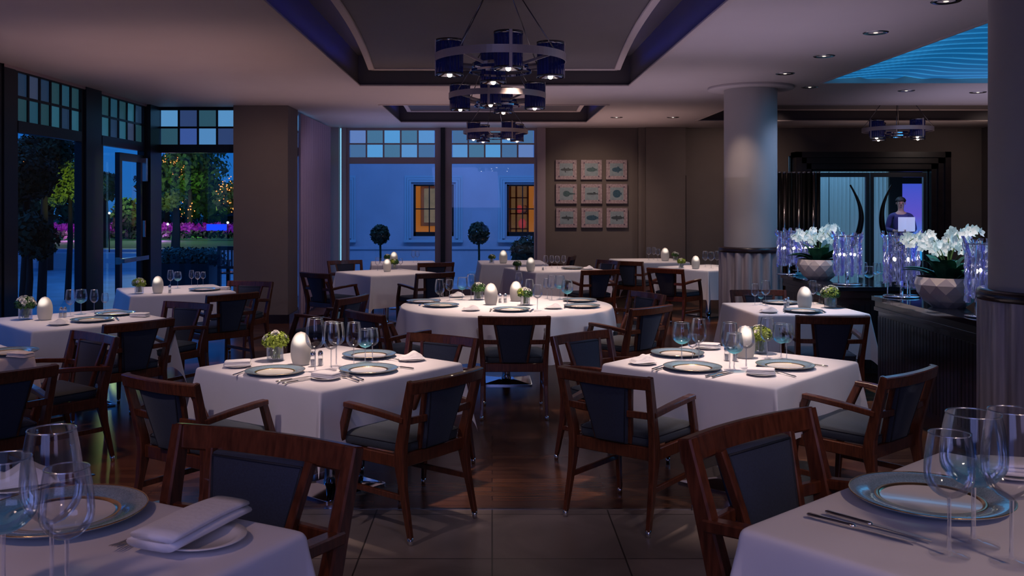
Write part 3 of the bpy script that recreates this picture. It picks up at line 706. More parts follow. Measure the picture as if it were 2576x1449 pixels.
# --- entrance: dark surround, two glazed leaves with horn-shaped pulls, lit lobby beyond
m = MB(); 
for r in range(3):
    o_ = .10 * r; d_ = .05 * (3 - r)
    m.bb(5.34 + o_, 5.34 + o_ + .1, 16.55 - d_, 16.7, 0, 2.56 - o_); m.bb(8.06 - o_ - .1, 8.06 - o_, 16.55 - d_, 16.7, 0, 2.56 - o_); m.bb(5.34 + o_, 8.06 - o_, 16.55 - d_, 16.7, 2.46 - o_, 2.56 - o_)
m.bb(5.34, 5.70, 16.62, 16.8, 0, 2.5); m.bb(7.74, 8.06, 16.62, 16.8, 0, 2.5); m.bb(5.34, 8.06, 16.62, 16.8, 2.22, 2.52)
struct(m.build('trim_8', 'dark_wood'))
for k, (a, b) in enumerate(((5.72, 6.70), (6.72, 7.72))):
    r = struct(empty('door_%d' % (2 + k), (a, 16.62, 0))); w = b - a; m = MB()
    m.bb(0, .06, -.03, .03, 0, 2.2); m.bb(w - .06, w, -.03, .03, 0, 2.2); m.bb(.06, w - .06, -.03, .03, 2.12, 2.2); m.bb(.06, w - .06, -.03, .03, 0, .12); m.build('door_frame', 'dark_chrome', r)
    m = MB(); m.add([(.06, 0, .12), (w - .06, 0, .12), (w - .06, 0, 2.12), (.06, 0, 2.12)], [(0, 1, 2, 3)]); m.build('door_pane', 'door_glass', r)
    m = MB(); s = -1 if k == 0 else 1; xc = (w - .12) if k == 0 else .12; pts = []; rr = []
    for i in range(25):
        t = i / 24; z = 1.98 - 1.15 * t; x = xc + s * (.30 * (1 - sin(pi * (.12 + .76 * t))) ** 1.0) + s * .05 ; y = -.10 + .05 * abs(t - .5)
        pts.append((x, y, z)); rr.append(.010 + .040 * sin(pi * t ** 1.6 * .9 + .12))
    m.tube(pts, rr, 12); m.build('horn_handle', 'black', r)
m = MB(); m.bb(4.4, 9.4, 19.6, 19.7, 0, 3.2); m.bb(4.3, 4.4, 16.9, 19.7, 0, 3.2); m.bb(9.4, 9.5, 16.9, 19.7, 0, 3.2); m.bb(4.3, 9.5, 16.9, 19.7, 3.2, 3.3); struct(m.build('wall_lobby', mat('lobby_wall', (.16, .22, .25), .8) and 'lobby_wall'))
m = MB(); m.bb(4.3, 9.5, 16.7, 19.7, -.1, 0); struct(m.build('floor', 'stone_floor'))
mat('lobby_panel', (.32, .46, .52), .6, emit=(.22, .40, .50), es=.16)  # lit look of the drapes put in as emission
for i, x in enumerate((6.45, 6.88, 7.30, 7.71)):
    m = MB(); m.grid(lambda u, v: (x - .02 + .40 * u, 19.0 + .03 * sin(u * 30), 3.1 * v), 30, 1); tag(m.build('lobby_drape', 'lobby_panel'), 'pale blue drape beyond the glass doors, %s' % ['leftmost', 'second from left', 'third from left', 'rightmost'][i], 'curtain', 'lobby drapes')
r = empty('glowing_screen', (8.50, 18.9, 0)); tag(r, 'tall blue and purple lit screen beyond the right glass door', 'screen')
m = MB(); m.bb(-.46, .60, 0, .06, 0, 2.5); m.build('screen_body', 'black', r)
def grad_screen():
    m = bpy.data.materials.new('screen_glow'); m.use_nodes = True; nt = m.node_tree; nt.nodes.clear()
    o = nt.nodes.new('ShaderNodeOutputMaterial'); e = nt.nodes.new('ShaderNodeEmission'); tc = nt.nodes.new('ShaderNodeTexCoord'); sx = nt.nodes.new('ShaderNodeSeparateXYZ'); mr = nt.nodes.new('ShaderNodeMapRange'); rp = nt.nodes.new('ShaderNodeValToRGB')
    mr.inputs['From Min'].default_value = .6; mr.inputs['From Max'].default_value = 2.2; rp.color_ramp.elements[0].color = (.02, .25, .60, 1); rp.color_ramp.elements[1].color = (.03, .07, .45, 1); q = rp.color_ramp.elements.new(.5); q.color = (.10, .07, .42, 1)
    nt.links.new(tc.outputs['Object'], sx.inputs[0]); nt.links.new(sx.outputs[2], mr.inputs[0]); nt.links.new(mr.outputs[0], rp.inputs[0]); nt.links.new(rp.outputs[0], e.inputs[0]); e.inputs[1].default_value = 1.3; nt.links.new(e.outputs[0], o.inputs[0]); M['screen_glow'] = m
grad_screen(); m = MB(); m.bb(-.20, .24, -.01, 0, .5, 2.05); m.bb(.34, .40, -.01, 0, .6, 2.0); m.build('lit_panel', 'screen_glow', r)
# fluted dark screen left of the entrance
r = empty('fluted_screen', (4.0, 16.4, 0)); m = MB(); tag(r, 'dark folding screen of upright metal tubes left of the entrance', 'screen')
for i in range(10): MB().tube([(1.08 + i * .085 - .12, 0, 0), (1.08 + i * .085 - .12, 0, 2.18)], .036, 10).build('tube', 'dark_chrome' if i % 3 == 2 else 'black', r); MB().tube([(.96 + i * .085, 0, 2.18), (.96 + i * .085, 0, 2.21)], .037, 10).build('tube_cap', 'chrome', r)

# --- columns
def column(x, y, r, label):
    root = empty('column', (x, y, 0)); tag(root, label, 'column')
    MB().lathe([(r, 1.12), (r, H - .001)], 64).build('shaft', 'column_paint', root)
    n = 18; R = r + .045; pts = []
    for i in range(n):
        for k in range(7):
            a = 2 * pi * (i + k / 7) / n; pts.append((a, R - .034 + .050 * sin(pi * k / 7)))
    m = MB(); vs = [(q * cos(a), q * sin(a), z) for z in (.0, 1.09) for a, q in pts]; N = len(pts)
    m.add(vs, [(i, (i + 1) % N, (i + 1) % N + N, i + N) for i in range(N)], True); m.build('reeded_base', 'reed', root)
    MB().lathe([(r, 1.09), (r + .06, 1.09), (r + .065, 1.10), (r + .065, 1.135), (r + .055, 1.15), (r, 1.15)], 64).build('collar', 'dark_wood', root)
    MB().lathe([(r, H - .03), (r + .18, H - .03), (r + .185, H - .02), (r + .185, H - .001)], 64).build('ceiling_disc', 'ceiling_paint', root)
column(3.0, 10.85, .30, 'round grey column with reeded base standing behind the sideboards')
column(3.25, 5.40, .34, 'broad round column with reeded base cut by right edge')

# --- recessed downlights
dn = empty('downlight'); dn['category'] = 'ceiling light'
MB().lathe([(.058, -.002), (.09, -.006), (.098, -.001), (.098, .002)], 32).build('trim_ring', 'dark_chrome', dn)
MB().lathe([(.058, -.002), (.045, .05), (.001, .055)], 24).build('reflector', 'black', dn)
MB().lathe([(.014, .0), (.018, -.004), (.001, -.008)], 12).build('lamp', 'bulb_low', dn)
DL = Proto(dn)
dls = [(2380, 3, 'nearest of the row beside the blue wave panel'), (2203, 82, 'second in the row left of the wave panel'), (2073, 141, 'third in the row left of the wave panel'), (1975, 185, 'farthest of the row before the grey column'), (2037, 219, 'just right of the grey column head'), (2280, 228, 'below the far edge of the wave panel'), (2460, 232, 'beside the right column past the wave panel'), (1551, 295, 'above the fish tiles near the window'), (1693, 295, 'above the wall pilaster by the grey column')]
for px, py, l in dls: p = P(px, py, H); DL.put(p, 0, 'round recessed ceiling downlight, ' + l, 'recessed downlights')

# --- fish tiles: 3 x 3
shapes = [
 dict(a=.10, b=.022, fins=[(-.05, .028, .03), (-.03, -.04, .025), (.02, .024, .03)], tail=.03, c=0), dict(a=.085, b=.036, fins=[(.0, .04, .04)], tail=.028, c=1), dict(a=.08, b=.040, fins=[(.0, .045, .05), (.01, -.045, .03)], tail=.03, c=2),
 dict(a=.06, b=.052, fins=[(.05, .02, .03)], tail=.015, c=1, ext=.07), dict(a=.09, b=.018, fins=[(.02, .02, .05)], tail=.02, c=0), dict(a=.07, b=.070, fins=[], tail=.03, c=2),
 dict(a=.095, b=.022, fins=[(-.02, .03, .03), (.01, -.036, .03)], tail=.022, c=0), dict(a=.095, b=.044, fins=[(.01, .04, .03)], tail=.028, c=2), dict(a=.105, b=.030, fins=[(-.03, .03, .04), (.04, .03, .03), (-.02, -.045, .03)], tail=.032, c=0)]
mat('tile_border', (.52, .40, .40), .5, col2=(.30, .20, .22), nscale=32); mat('tile_dots', (.12, .08, .13), .5); mat('tile_field', (.27, .33, .35), .5, noise_amt=.12, nscale=20)
for i, c in enumerate(((.06, .075, .08), (.055, .11, .115), (.04, .10, .14))): mat('fish%d' % i, c, .5, noise_amt=.35, nscale=60)
words = ['slim spiny fish, top left of nine', 'plump oval fish, top middle of nine', 'humped fish with tall fin, top right of nine', 'round-headed fish with thin tail, middle row left', 'thin eel-like fish, centre of the nine', 'round flatfish, middle row right', 'slender finned fish, bottom left of nine', 'oval blue-grey fish, bottom middle of nine', 'long spiny fish, bottom right of nine']
for r_ in range(3):
    for c_ in range(3):
        i = r_ * 3 + c_; px = 1424 + 63.2 * c_ + .6 * r_; py = 427 + 60.4 * r_; p = PD(px, py, 16.66); root = empty('fish_tile', p); S = shapes[i]
        tag(root, 'square wall tile painted with ' + words[i], 'tile', 'fish tiles on the wall')
        m = MB(); loft(m, [[(x, -.034, z) for x, z in ((-.186, -.174), (.186, -.174), (.186, .174), (-.186, .174))], [(x, .03, z) for x, z in ((-.186, -.174), (.186, -.174), (.186, .174), (-.186, .174))]], False); m.build('tile_body', 'tile_border', root)
        m = MB(); m.prism([(-.118, -.112), (.118, -.112), (.118, .112), (-.118, .112)], -.036, -.033); m.build('tile_field', 'tile_field', root)
        m = MB()
        for sx in (-1, 1):
            for sz in (-1, 1): m.prism([(sx * .128 + .014 * cos(a * pi / 4), sz * .12 + .014 * sin(a * pi / 4)) for a in range(8)], -.038, -.034)
        m.build('corner_motifs', 'tile_dots', root)
        m = MB(); a, b = S['a'], S['b']; up = [(-a * cos(pi * t / 10), b * (sin(pi * t / 10) ** .8)) for t in range(10)]; ex = S.get('ext', 0)
        body = up + [(a * .97 + ex, .008), (a + ex + .022, S['tail']), (a + ex + .018, 0), (a + ex + .022, -S['tail']), (a * .97 + ex, -.008)] + [(x, -z) for x, z in reversed(up[1:])]
        m.prism(body, -.0385, -.0365)
        for fx, fz, fl in S['fins']: s = 1 if fz > 0 else -1; m.prism([(fx, s * b * .7), (fx + fl, s * b * .6), (fx + fl * .9, fz + s * .008), (fx + fl * .3, fz + s * .012)][::s], -.0384, -.0364)
        m.build('painted_fish', 'fish%d' % S['c'], root)

# ================================================================ CHANDELIERS
mat('blue_rods', (.002, .003, .016), .16, spec=1., coat=1., col2=(.014, .022, .21), nscale=40, stretch=(1, 1, .02), emit=(.01, .02, .2), es=.04)
mat('ring_metal', (.62, .52, .50), .38, .35)
def make_chandelier():
    root = empty('chandelier'); root['category'] = 'chandelier'; R = .37
    m = MB()
    def band(rad, z0, z1, t=.006):
        m.lathe([(rad, z0), (rad + t, z0), (rad + t, z1), (rad, z1), (rad, z0)], 72, (0, 0, 0), False)
    band(R + .100, -.028, .028); m.build('outer_ring', 'ring_metal', root)
    m = MB(); band(.20, -.06, -.035); band(.22, -.10, -.085); m.build('inner_ring', 'chrome', root)
    for k in range(4): a = pi / 4 + k * pi / 2; MB().bar([(.2 * cos(a), .2 * sin(a), -.05), ((R + .1) * cos(a), (R + .1) * sin(a), 0)], .01, .02, (-sin(a), cos(a), 0)).build('spoke', 'ring_metal', root)
    for k in range(4):
        a = k * pi / 2; c = (R * cos(a), R * sin(a), 0)
        m = MB(); n = 22; pts = []
        for i in range(n):
            for j in range(4): th = 2 * pi * (i + j / 4) / n; pts.append((c[0] + (.088 + .011 * sin(pi * j / 4)) * cos(th), c[1] + (.088 + .011 * sin(pi * j / 4)) * sin(th)))
        N = len(pts); m.add([(x, y, z) for z in (-.125, .115) for x, y in pts], [(i, (i + 1) % N, (i + 1) % N + N, i + N) for i in range(N)] + [tuple(range(N, 2 * N))], True); sh = m.build('glass_rod_shade', 'blue_rods', root)
        m = MB(); m.lathe([(.099, -.130), (.102, -.130), (.102, -.113), (.099, -.113)], 32, c).build('lower_rim', 'dark_chrome', sh); m = MB(); m.lathe([(.001, .118), (.09, .118), (.09, .11), (.102, .11), (.102, .130), (.09, .130)], 32, c); m.build('upper_rim', 'dark_chrome', sh)
        m = MB(); m.bar([(c[0] + .103 * cos(a), c[1] + .103 * sin(a), -.13), (c[0] + .103 * cos(a), c[1] + .103 * sin(a), .13)], .022, .006, (-sin(a), cos(a), 0)); m.build('shade_strap', 'ring_metal', sh)
        MB().lathe([(.035, -.110), (.085, -.128)], 24, c).build('reflector', 'chrome', sh)
        MB().sphere((c[0], c[1], -.122), .019, 8).build('bulb', 'bulb', sh)
    for k in range(4):
        a = pi / 4 + k * pi / 2
        MB().tube([((R + .1) * cos(a), (R + .1) * sin(a), .02), (.04 * cos(a), .04 * sin(a), .62)], .0045, 6).build('hanging_rod', 'dark_chrome', root)
    MB().lathe([(.001, .45), (.07, .45), (.075, .46), (.075, .4745), (.001, .4745)], 24, (0, 0, 0)).build('canopy', 'ring_metal', root)
    return Proto(root)
CH = make_chandelier()
for x, y, rz, l in ((.06, 6.78, -82, 'nearest and largest'), (.05, 9.16, -100, 'second, hanging behind the nearest'), (.05, 13.7, -60, 'third, small, before the far windows'), (5.77, 13.3, -70, 'far right, hanging before the glass doors')):
    CH.put((x, y, 2.70), radians(rz), 'ring chandelier of blue glass-rod shades, ' + l, 'ring chandeliers')

# ================================================================ SIDEBOARDS and what stands on them
def sideboard(x, y, yaw, L, D, label):
    root = empty('sideboard', (x, y, 0), radians(yaw)); tag(root, label, 'sideboard', 'dark sideboards')   # local: x depth to the right, y length
    m = MB(); m.bb(-.04, D + .02, -.04, L + .04, .865, .90); m.build('stone_top', mat('stone_top', (.012, .014, .02), .08, coat=.5) and 'stone_top' if 'stone_top' not in M else 'stone_top', root)
    m = MB(); m.bb(0, D, 0, L, .12, .80); m.bb(-.02, D, -.02, L + .02, .80, .865); m.bb(.03, D, .03, L - .03, 0, .12)
    n = int(L / .05)
    for i in range(n): yy = (i + .5) * L / n; m.bb(-.006, 0, yy - L / n * .42, yy + L / n * .42, .16, .74)
    n2 = int(D / .05)
    for i in range(n2): xx = (i + .5) * D / n2; m.bb(xx - D / n2 * .42, xx + D / n2 * .42, -.006, 0, .16, .74)
    m.build('cabinet_body', 'dark_wood', root)
    m = MB(); m.bar([(-.022, -.02, .80), (-.022, L + .02, .80)], .012, .03); m.build('moulding', 'dark_wood', root)
sideboard(3.13, 5.97, 0, 1.60, .62, 'dark panelled sideboard with black stone top beside the right column')
sideboard(3.10, 8.42, 0, 1.45, .62, 'dark panelled sideboard with black stone top beyond the nearer sideboard')
def glassrod(): 
    for n, t, e in (('shard_clear', (.86, .89, .98), .05), ('shard_blue', (.20, .22, .80), .05)):
        m = thin_glass(n, t, .16, .06, strength=1.0); nt = m.node_tree; ad = nt.nodes.new('ShaderNodeAddShader'); em = nt.nodes.new('ShaderNodeEmission'); em.inputs[0].default_value = (.42, .44, 1, 1); em.inputs[1].default_value = e  # slight emission added to the glass for sparkle
        out = nt.nodes['Material Output']; src = out.inputs[0].links[0].from_socket; nt.links.new(src, ad.inputs[0]); nt.links.new(em.outputs[0], ad.inputs[1]); nt.links.new(ad.outputs[0], out.inputs[0])
glassrod()
def make_lantern(seed):
    rnd = random.Random(seed); root = empty('glass_lantern'); root['category'] = 'lantern'
    m = MB(); m.lathe([(.001, 0), (.13, 0), (.135, .006), (.13, .012), (.05, .016), (.001, .018)], 36); m.build('base', 'chrome', root)
    m = MB()
    for k in range(3): a = k * 2 * pi / 3 + .3; m.tube([(.10 * cos(a), .10 * sin(a), .01), (.10 * cos(a), .10 * sin(a), .47)], .006, 6)
    m.tube([(0, 0, .01), (0, 0, .12)], .012, 8); m.build('rods', 'chrome', root)
    m = MB(); m.tube([(.112 * cos(2 * pi * i / 32), .112 * sin(2 * pi * i / 32), .455) for i in range(33)], .004, 6); m.build('top_hoop', 'dark_chrome', root)
    n = 24
    for k in range(n):
        a = 2 * pi * k / n; w = .014 + rnd.random() * .005; z1 = .455 + rnd.random() * .05; z0 = .07 + rnd.random() * .05; ph = rnd.random() * 6; m = MB()
        def fn(u, v):
            z = z0 + (z1 - z0) * v; ww = w * (.85 + .22 * sin(v * 30 + ph)); th = a + (u - .5) * 2 * ww / .12; r = .122 + .005 * sin(v * 22 + ph) + .008 * cos((u - .5) * 2 * pi) + (.018 * (v - .85) / .15 if v > .85 else 0)
            return (r * cos(th), r * sin(th), z)
        m.grid(fn, 5, 30); m.build('glass_strip', 'shard_blue' if k % 3 == 0 else 'shard_clear', root)
    for k in range(4): a = k * pi / 2; MB().sphere((.07 * cos(a), .07 * sin(a), .285), .010, 8, (1, 1, 1.4)).build('candle_bulb', 'lantern_bulb', root)
    return Proto(root)
LT = make_lantern(4)
TS = .90
for px, py, s, l in ((1985, 691, .98, 'farthest left, behind the orchids'), (2022, 681, .9, 'half hidden behind the far orchid pot'), (2132, 716, .98, 'on the far sideboard right of the orchids'), (2268, 747, 1.06, 'on the near sideboard left of the orchids'), (2484, 797, 1.06, 'half hidden by the right column')):
    p = P(px, py, TS); LT.put(p, random.random() * 6, 'blue and clear glass lantern ' + l, 'glass strip lanterns', None, s)
def make_orchid(seed):
    rnd = random.Random(seed); root = empty('orchid_planter'); root['category'] = 'planter'
    # faceted pearl bowl: staggered rings
    m = MB(); n = 12; rings = []
    for j, (r, z) in enumerate(((.105, 0), (.160, .045), (.198, .10), (.216, .16), (.207, .215))):
        rings.append([(r * (1 + (.02 if j in (1, 2, 3) else 0)) * cos(2 * pi * (k + .5 * (j % 2)) / n), r * sin(2 * pi * (k + .5 * (j % 2)) / n), z) for k in range(n)])
    vs = [p for q in rings for p in q]; fs = [tuple(range(n - 1, -1, -1))]
    for j in range(4):
        for k in range(n):
            a, b = j * n + k, j * n + (k + 1) % n; c, d = a + n, b + n
            if j % 2 == 0: fs += [(a, b, c), (b, d, c)]
            else: fs += [(a, b, d), (a, d, c)]
    m.add(vs, fs); m.build('faceted_bowl', 'pearl', root)
    MB().lathe([(.195, .21), (.185, .195), (.001, .20)], 28).build('soil', 'soil', root)
    for k in range(16):
        a = k * 2.399; L = rnd.uniform(.18, .30); el = rnd.uniform(.6, 1.35); w = rnd.uniform(.042, .058); r0 = rnd.uniform(.01, .08); m = MB()
        def fn(u, v):
            rr = r0 + L * cos(el) * v + .05 * v * v; z = .19 + L * sin(el) * v - .10 * v * v; s = w * sin(pi * min(1, .12 + .88 * v)) ** .7 * (u - .5) * 2
            return (rr * cos(a) - s * sin(a), rr * sin(a) + s * cos(a), z + .4 * abs(s))
        m.grid(fn, 4, 10); m.build('leaf', 'orchid_leaf', root)
    bl = None
    bm_ = MB()
    for k in range(5):
        a = pi / 2 + 2 * pi * k / 5; w = .022 if k in (1, 4) else .014
        def fn(u, v):
            r = .004 + .030 * v; s = w * sin(pi * min(1, .15 + .8 * v)) * (u - .5) * 1.6; return (r * cos(a) - s * sin(a), -.004 - .010 * v * v, r * sin(a) + s * cos(a))
        bm_.grid(fn, 3, 4)
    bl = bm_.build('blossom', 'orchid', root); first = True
    for k in range(11):
        a = k * 2 * pi / 11 + rnd.random() * .3; R = rnd.uniform(.17, .36); z1 = rnd.uniform(.43, .56); pts = []
        for i in range(14):
            t = i / 13; pts.append((R * cos(a) * t ** 1.6, R * sin(a) * t ** 1.6, .19 + (z1 - .19) * sin(pi * .62 * t) / sin(pi * .5) * (1 if t < .8 else 1 - .35 * (t - .8))))
        MB().tube(pts, .003, 5).build('flower_stem', 'stem', root)
        for i in range(9):
            o = bl if first else bl.copy()
            if not first: COL.objects.link(o); o.parent = root
            first = False; q = Vector(pts[min(13, 6 + int(i * .85))]); sd = 1 if i % 2 else -1
            o.location = q + Vector((sd * .020 * sin(a) + rnd.uniform(-.018, .018), -.01 + rnd.uniform(-.02, .01), rnd.uniform(-.015, .02))); o.rotation_euler = (rnd.uniform(-.4, .3), rnd.uniform(0, 3), rnd.uniform(-1.1, 1.1)); s = rnd.uniform(.95, 1.2); o.scale = (s, s, s)
    return Proto(root)
OR = make_orchid(3)
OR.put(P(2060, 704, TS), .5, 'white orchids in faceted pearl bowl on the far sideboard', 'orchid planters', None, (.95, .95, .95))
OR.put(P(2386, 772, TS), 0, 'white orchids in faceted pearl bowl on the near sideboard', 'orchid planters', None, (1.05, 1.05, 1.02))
for i, (px, py) in enumerate(((2172, 716), (2186, 722), (2206, 718), (2216, 712))):
    p = P(px, py, TS); GL['water' if i % 2 else 'white'].put(p, 0, 'empty wine glass on the far sideboard, %s of four' % ['leftmost', 'second from left', 'third from left', 'rightmost'][i], 'stemmed glasses on the sideboard', None, .95)
for i, (px, py, c) in enumerate(((2016, 693, 'small low glass dish beside the far orchid bowl'),)):
    o = MB().lathe([(.02, 0), (.05, .004), (.06, .03), (.058, .03), (.048, .008), (.001, .006)], 24).build('glass_dish', 'glass_aqua', None, P(px, py, TS)); tag(o, c, 'dish')
# ================================================================ DINING TABLES
table('T1', -.89, 5.16, 50.8, .50, 'square table left of centre', seed=1, o=.31)
table('T2', 1.34, 5.24, 47.5, .50, 'square table right of centre', seed=2, o=.31)
table('T4', .125, 8.22, 0, .915, 'large round table', rnd=True, seed=3, o=.40)
table('T5', 2.56, 7.97, 4, .45, 'square table before the sideboards', seed=4, o=.40)
table('T6', -3.42, 5.50, 45, .50, 'table cut by left edge', seed=5, o=.38)
table('T7', -3.20, 7.22, 45, .50, 'left table near glazed wall', seed=6, o=.40)
table('T8', -3.28, 9.66, 29, .49, 'table beside the garden door', seed=7, o=.42)
table('T11', -1.38, 12.15, 36, .47, 'rear left square table', seed=8, o=.44)
table('T12', -1.33, 14.05, 8, .47, 'rearmost left window table', seed=9, o=.42)
table('T9', .86, 12.75, 22, .52, 'rear table before fish tiles', seed=10, o=.44)
table('T13', .30, 14.2, 4, .48, 'small far window table', seed=11, o=.44)
table('T10a', 2.45, 14.65, 5, .50, 'rearmost table left of column', seed=12, o=.42)
table('T10b', 3.02, 13.05, 32, .48, 'table touching the grey column', seed=13, o=.42)
ZP = .296
table('N1', -1.02, 1.56, 27+90, .46, 'table at the near left corner', seed=14, k=1., z=ZP, o=.32)
K = P(1892, 1322, ZP + .713); u = Vector((cos(radians(40.5)), sin(radians(40.5)), 0)); v = Vector((u.y, -u.x, 0)); c = K + (u + v) * .43
table('N2', c.x, c.y, 40.5, .41, 'table at the near right corner', seed=15, k=1., z=ZP, o=.32)
K = P(744, 1332, ZP + .713); u = Vector((-.891, .454, 0)); v = Vector((-.454, -.891, 0)); c = K + (u + v) * .485
for n in ('N1',):
    TABLES[n]['x'], TABLES[n]['y'] = c.x, c.y
for o in bpy.data.objects:
    if o.get('label', '').endswith('table at the near left corner'): o.location.x, o.location.y = c.x, c.y; o.rotation_euler = (0, 0, radians(-27))

CHG_ = 'dining armchairs around the tables'
ch = lambda *a, **k: chair_px(a[0], a[1], a[2], CHG_, **k)
ch((1203, 797), (1385, 797), 'armchair with its back to us at the front of the round table')
ch((1040, 962), (1205, 925), 'armchair at near right side of the square table left of centre')
ch((328, 943), (473, 966), 'armchair at near left side of the square table left of centre')
ch((1043, 838), (1189, 851), 'armchair at far right side of the square table left of centre', towards=True)
ch((1427, 925), (1613, 950), 'armchair at near left side of the square table right of centre')
ch((1389, 847), (1530, 829), 'armchair at far left side of the square table right of centre', towards=True)
ch((2224, 951), (2356, 919), 'armchair at near right side of the square table right of centre')
ch((2012, 795), (2179, 796), 'armchair with its back to us at the table before the sideboards')
ch((1843, 730), (1970, 730), 'armchair facing us behind the table before the sideboards', towards=True)
ch((-62, 944), (78, 926), 'armchair cut by left edge at the table there')
ch((197, 833), (285, 847), 'armchair turned side-on right of the table cut by left edge', towards=True)
ch((269, 818), (431, 801), 'armchair with its back to us at the left table near glazed wall')
ch((437, 759), (512, 764), 'armchair turned side-on beyond the left table near glazed wall', towards=True)
ch((528, 744), (644, 735), 'armchair with its back to us at the table beside the garden door')
ch((591, 707), (671, 709), 'armchair against the grey pillar beyond the table by garden door', towards=True)
ch((858, 752), (918, 741), 'armchair seen edge-on at the far left of the round table')
ch((873, 779), (961, 794), 'armchair with its back to us at the near left of the round table')
ch((1600, 777), (1680, 767), 'armchair with bluish back at the near right of the round table')
ch((1596, 736), (1661, 737), 'shadowed armchair at the far right of the round table', towards=True, yaw=-118)
ch((1474, 683), (1547, 676), 'armchair at the right end of the rear table before fish tiles', yaw=-22)
ch((1542, 657), (1610, 658), 'dark-backed armchair at left of rearmost table by the column', yaw=38)
ch((1640, 674), (1705, 678), 'armchair with its back to us left of the column table', yaw=42)
ch((760, 686), (822, 688), 'armchair at the left of the rear left square table', yaw=40)
ch((1055, 688), (1137, 686), 'armchair at the right of the rear left square table', yaw=-35)
ch((1060, 662), (1134, 660), 'armchair before the rearmost left window table', yaw=-20)
ch((842, 655), (892, 656), 'small dark armchair beyond the rear left square table', towards=True, yaw=150)
ch((1424, 643), (1458, 645), 'farthest armchair, below the fish tiles by the window', yaw=-75)
ch((1506, 655), (1556, 656), 'blue-lit armchair just below the fish tiles', towards=True, yaw=-120)
ch((467, 1068), (885, 1123), 'large foreground armchair facing the table at near left corner', towards=True, zfloor=ZP)
ch((1720, 1105), (2030, 1025), 'large foreground armchair facing the table at near right corner', towards=True, zfloor=ZP)

# --- settings
def items(key, ch=(), br=(), gl=(), kn=(), fk=(), eg=(), fl=(), sh=(), nk=()):
    for a in ch: charger(key, *a)
    for a in br: bread(key, *a)
    for a in gl: glass(key, *a)
    for a in kn: cutlery(key, 'knife', *a)
    for a in fk: cutlery(key, 'fork', *a)
    for a in eg: egg(key, *a)
    for a in fl: flowers(key, *a)
    for a in sh: shaker(key, *a)
    for a in nk: napkin(key, *a)
items('T1', ch=[(692, 938), (927, 933), (929, 896)], br=[(820, 953, 0, 60), (1036, 906, 1, 15), (598, 922, 0, 100)],
      gl=[('red', 793, 935, 801), ('red', 833, 929, 810), ('white', 846, 921, 812), ('red', 890, 918, 811), ('water', 919, 911, 828), ('white', 937, 909, 826)],
      kn=[((694, 962), (783, 948)), ((712, 966), (796, 952)), ((1042, 929), (965, 919))], fk=[((913, 957), (868, 942)), ((900, 960), (855, 946)), ((590, 944), (640, 929)), ((1012, 909), (968, 903))],
      eg=[(757, 916, 82)], fl=[(1, 692, 907, 1.)], sh=[(787, 921), (806, 919)])
items('T2', ch=[(1742, 928), (1975, 923), (1704, 892)], br=[(1617, 915, 1, 20), (1914, 943, 0, 70), (1781, 877, 0, 60)],
      gl=[('water', 1715, 908, 812), ('white', 1742, 906, 840), ('red', 1758, 908, 802), ('red', 1836, 930, 812), ('water', 1847, 931, 838), ('white', 1877, 926, 822), ('red', 1930, 901, 799), ('water', 1965, 903, 814), ('white', 1979, 904, 816)],
      kn=[((1768, 950), (1838, 934)), ((1787, 951), (1850, 936)), ((2074, 922), (2000, 913))], fk=[((1641, 930), (1688, 917)), ((1650, 932), (1697, 919)), ((1992, 947), (1945, 935))],
      eg=[(1874, 899, 81)], fl=[(1, 1912, 888, .98)], sh=[(1828, 907), (1849, 908)])
items('T4', ch=[(1110, 770), (1287, 781), (1464, 772), (1458, 757), (1066, 760)], br=[(1185, 781, 1, 10), (1392, 776, 1, 0), (1150, 747, 1, 20)],
      gl=[('red', 1106, 770, 703), ('white', 1131, 757, 703), ('water', 1163, 754, 698), ('red', 1185, 755, 690), ('red', 1305, 745, 686), ('red', 1332, 766, 703), ('white', 1352, 781, 716), ('white', 1377, 752, 700), ('red', 1388, 755, 692), ('water', 1408, 753, 694), ('water', 1427, 767, 705)],
      kn=[((1330, 787), (1345, 776)), ((1418, 779), (1424, 766))], fk=[((1232, 786), (1238, 775)), ((1052, 771), (1066, 762))], eg=[(1235, 766, 54), (1298, 757, 50)], fl=[(0, 1204, 754, .95), (2, 1321, 767, .9)], sh=[(1258, 761), (1271, 761)])
items('T5', ch=[(2020, 784), (1964, 763)], br=[(1934, 786, 1, 0)], gl=[('red', 1899, 768, 714), ('red', 1926, 769, 706), ('water', 1914, 765, 735), ('red', 2045, 766, 706), ('water', 2062, 764, 716)],
      kn=[((2080, 789), (2062, 778))], fk=[((1975, 790), (1972, 778))], eg=[(2024, 777, 57)], fl=[(2, 2089, 774, 1.1)], sh=[(1975, 775), (1982, 771)])
items('T6', ch=[(26, 889)], nk=[(52, 900, 0, 70, .006)])
items('T7', ch=[(232, 807), (290, 791)], br=[(147, 817, 1, 10)], nk=[(352, 796, 0, 80, .001)], gl=[('red', 177, 795, 729), ('water', 204, 790, 729), ('red', 237, 785, 729), ('white', 264, 784, 738)],
      kn=[((300, 808), (290, 797))], fk=[((195, 812), (200, 801))], eg=[(113, 804, 58)], fl=[(2, 64, 803, 1.05)], sh=[(153, 798), (163, 798)])
items('T8', ch=[(514, 730)], nk=[(560, 728, 0, 75, .001)], gl=[('red', 429, 726, 680), ('water', 447, 725, 684), ('red', 482, 717, 680), ('white', 497, 720, 684), ('white', 511, 717, 684)], eg=[(397, 737, 43)], fl=[(1, 350, 738, .9)], sh=[(427, 737)])
items('T11', gl=[('red', 950, 681, 648), ('white', 962, 678, 650), ('white', 1008, 678, 650)], eg=[(974, 683, 32)], fl=[(0, 992, 677, .85)])
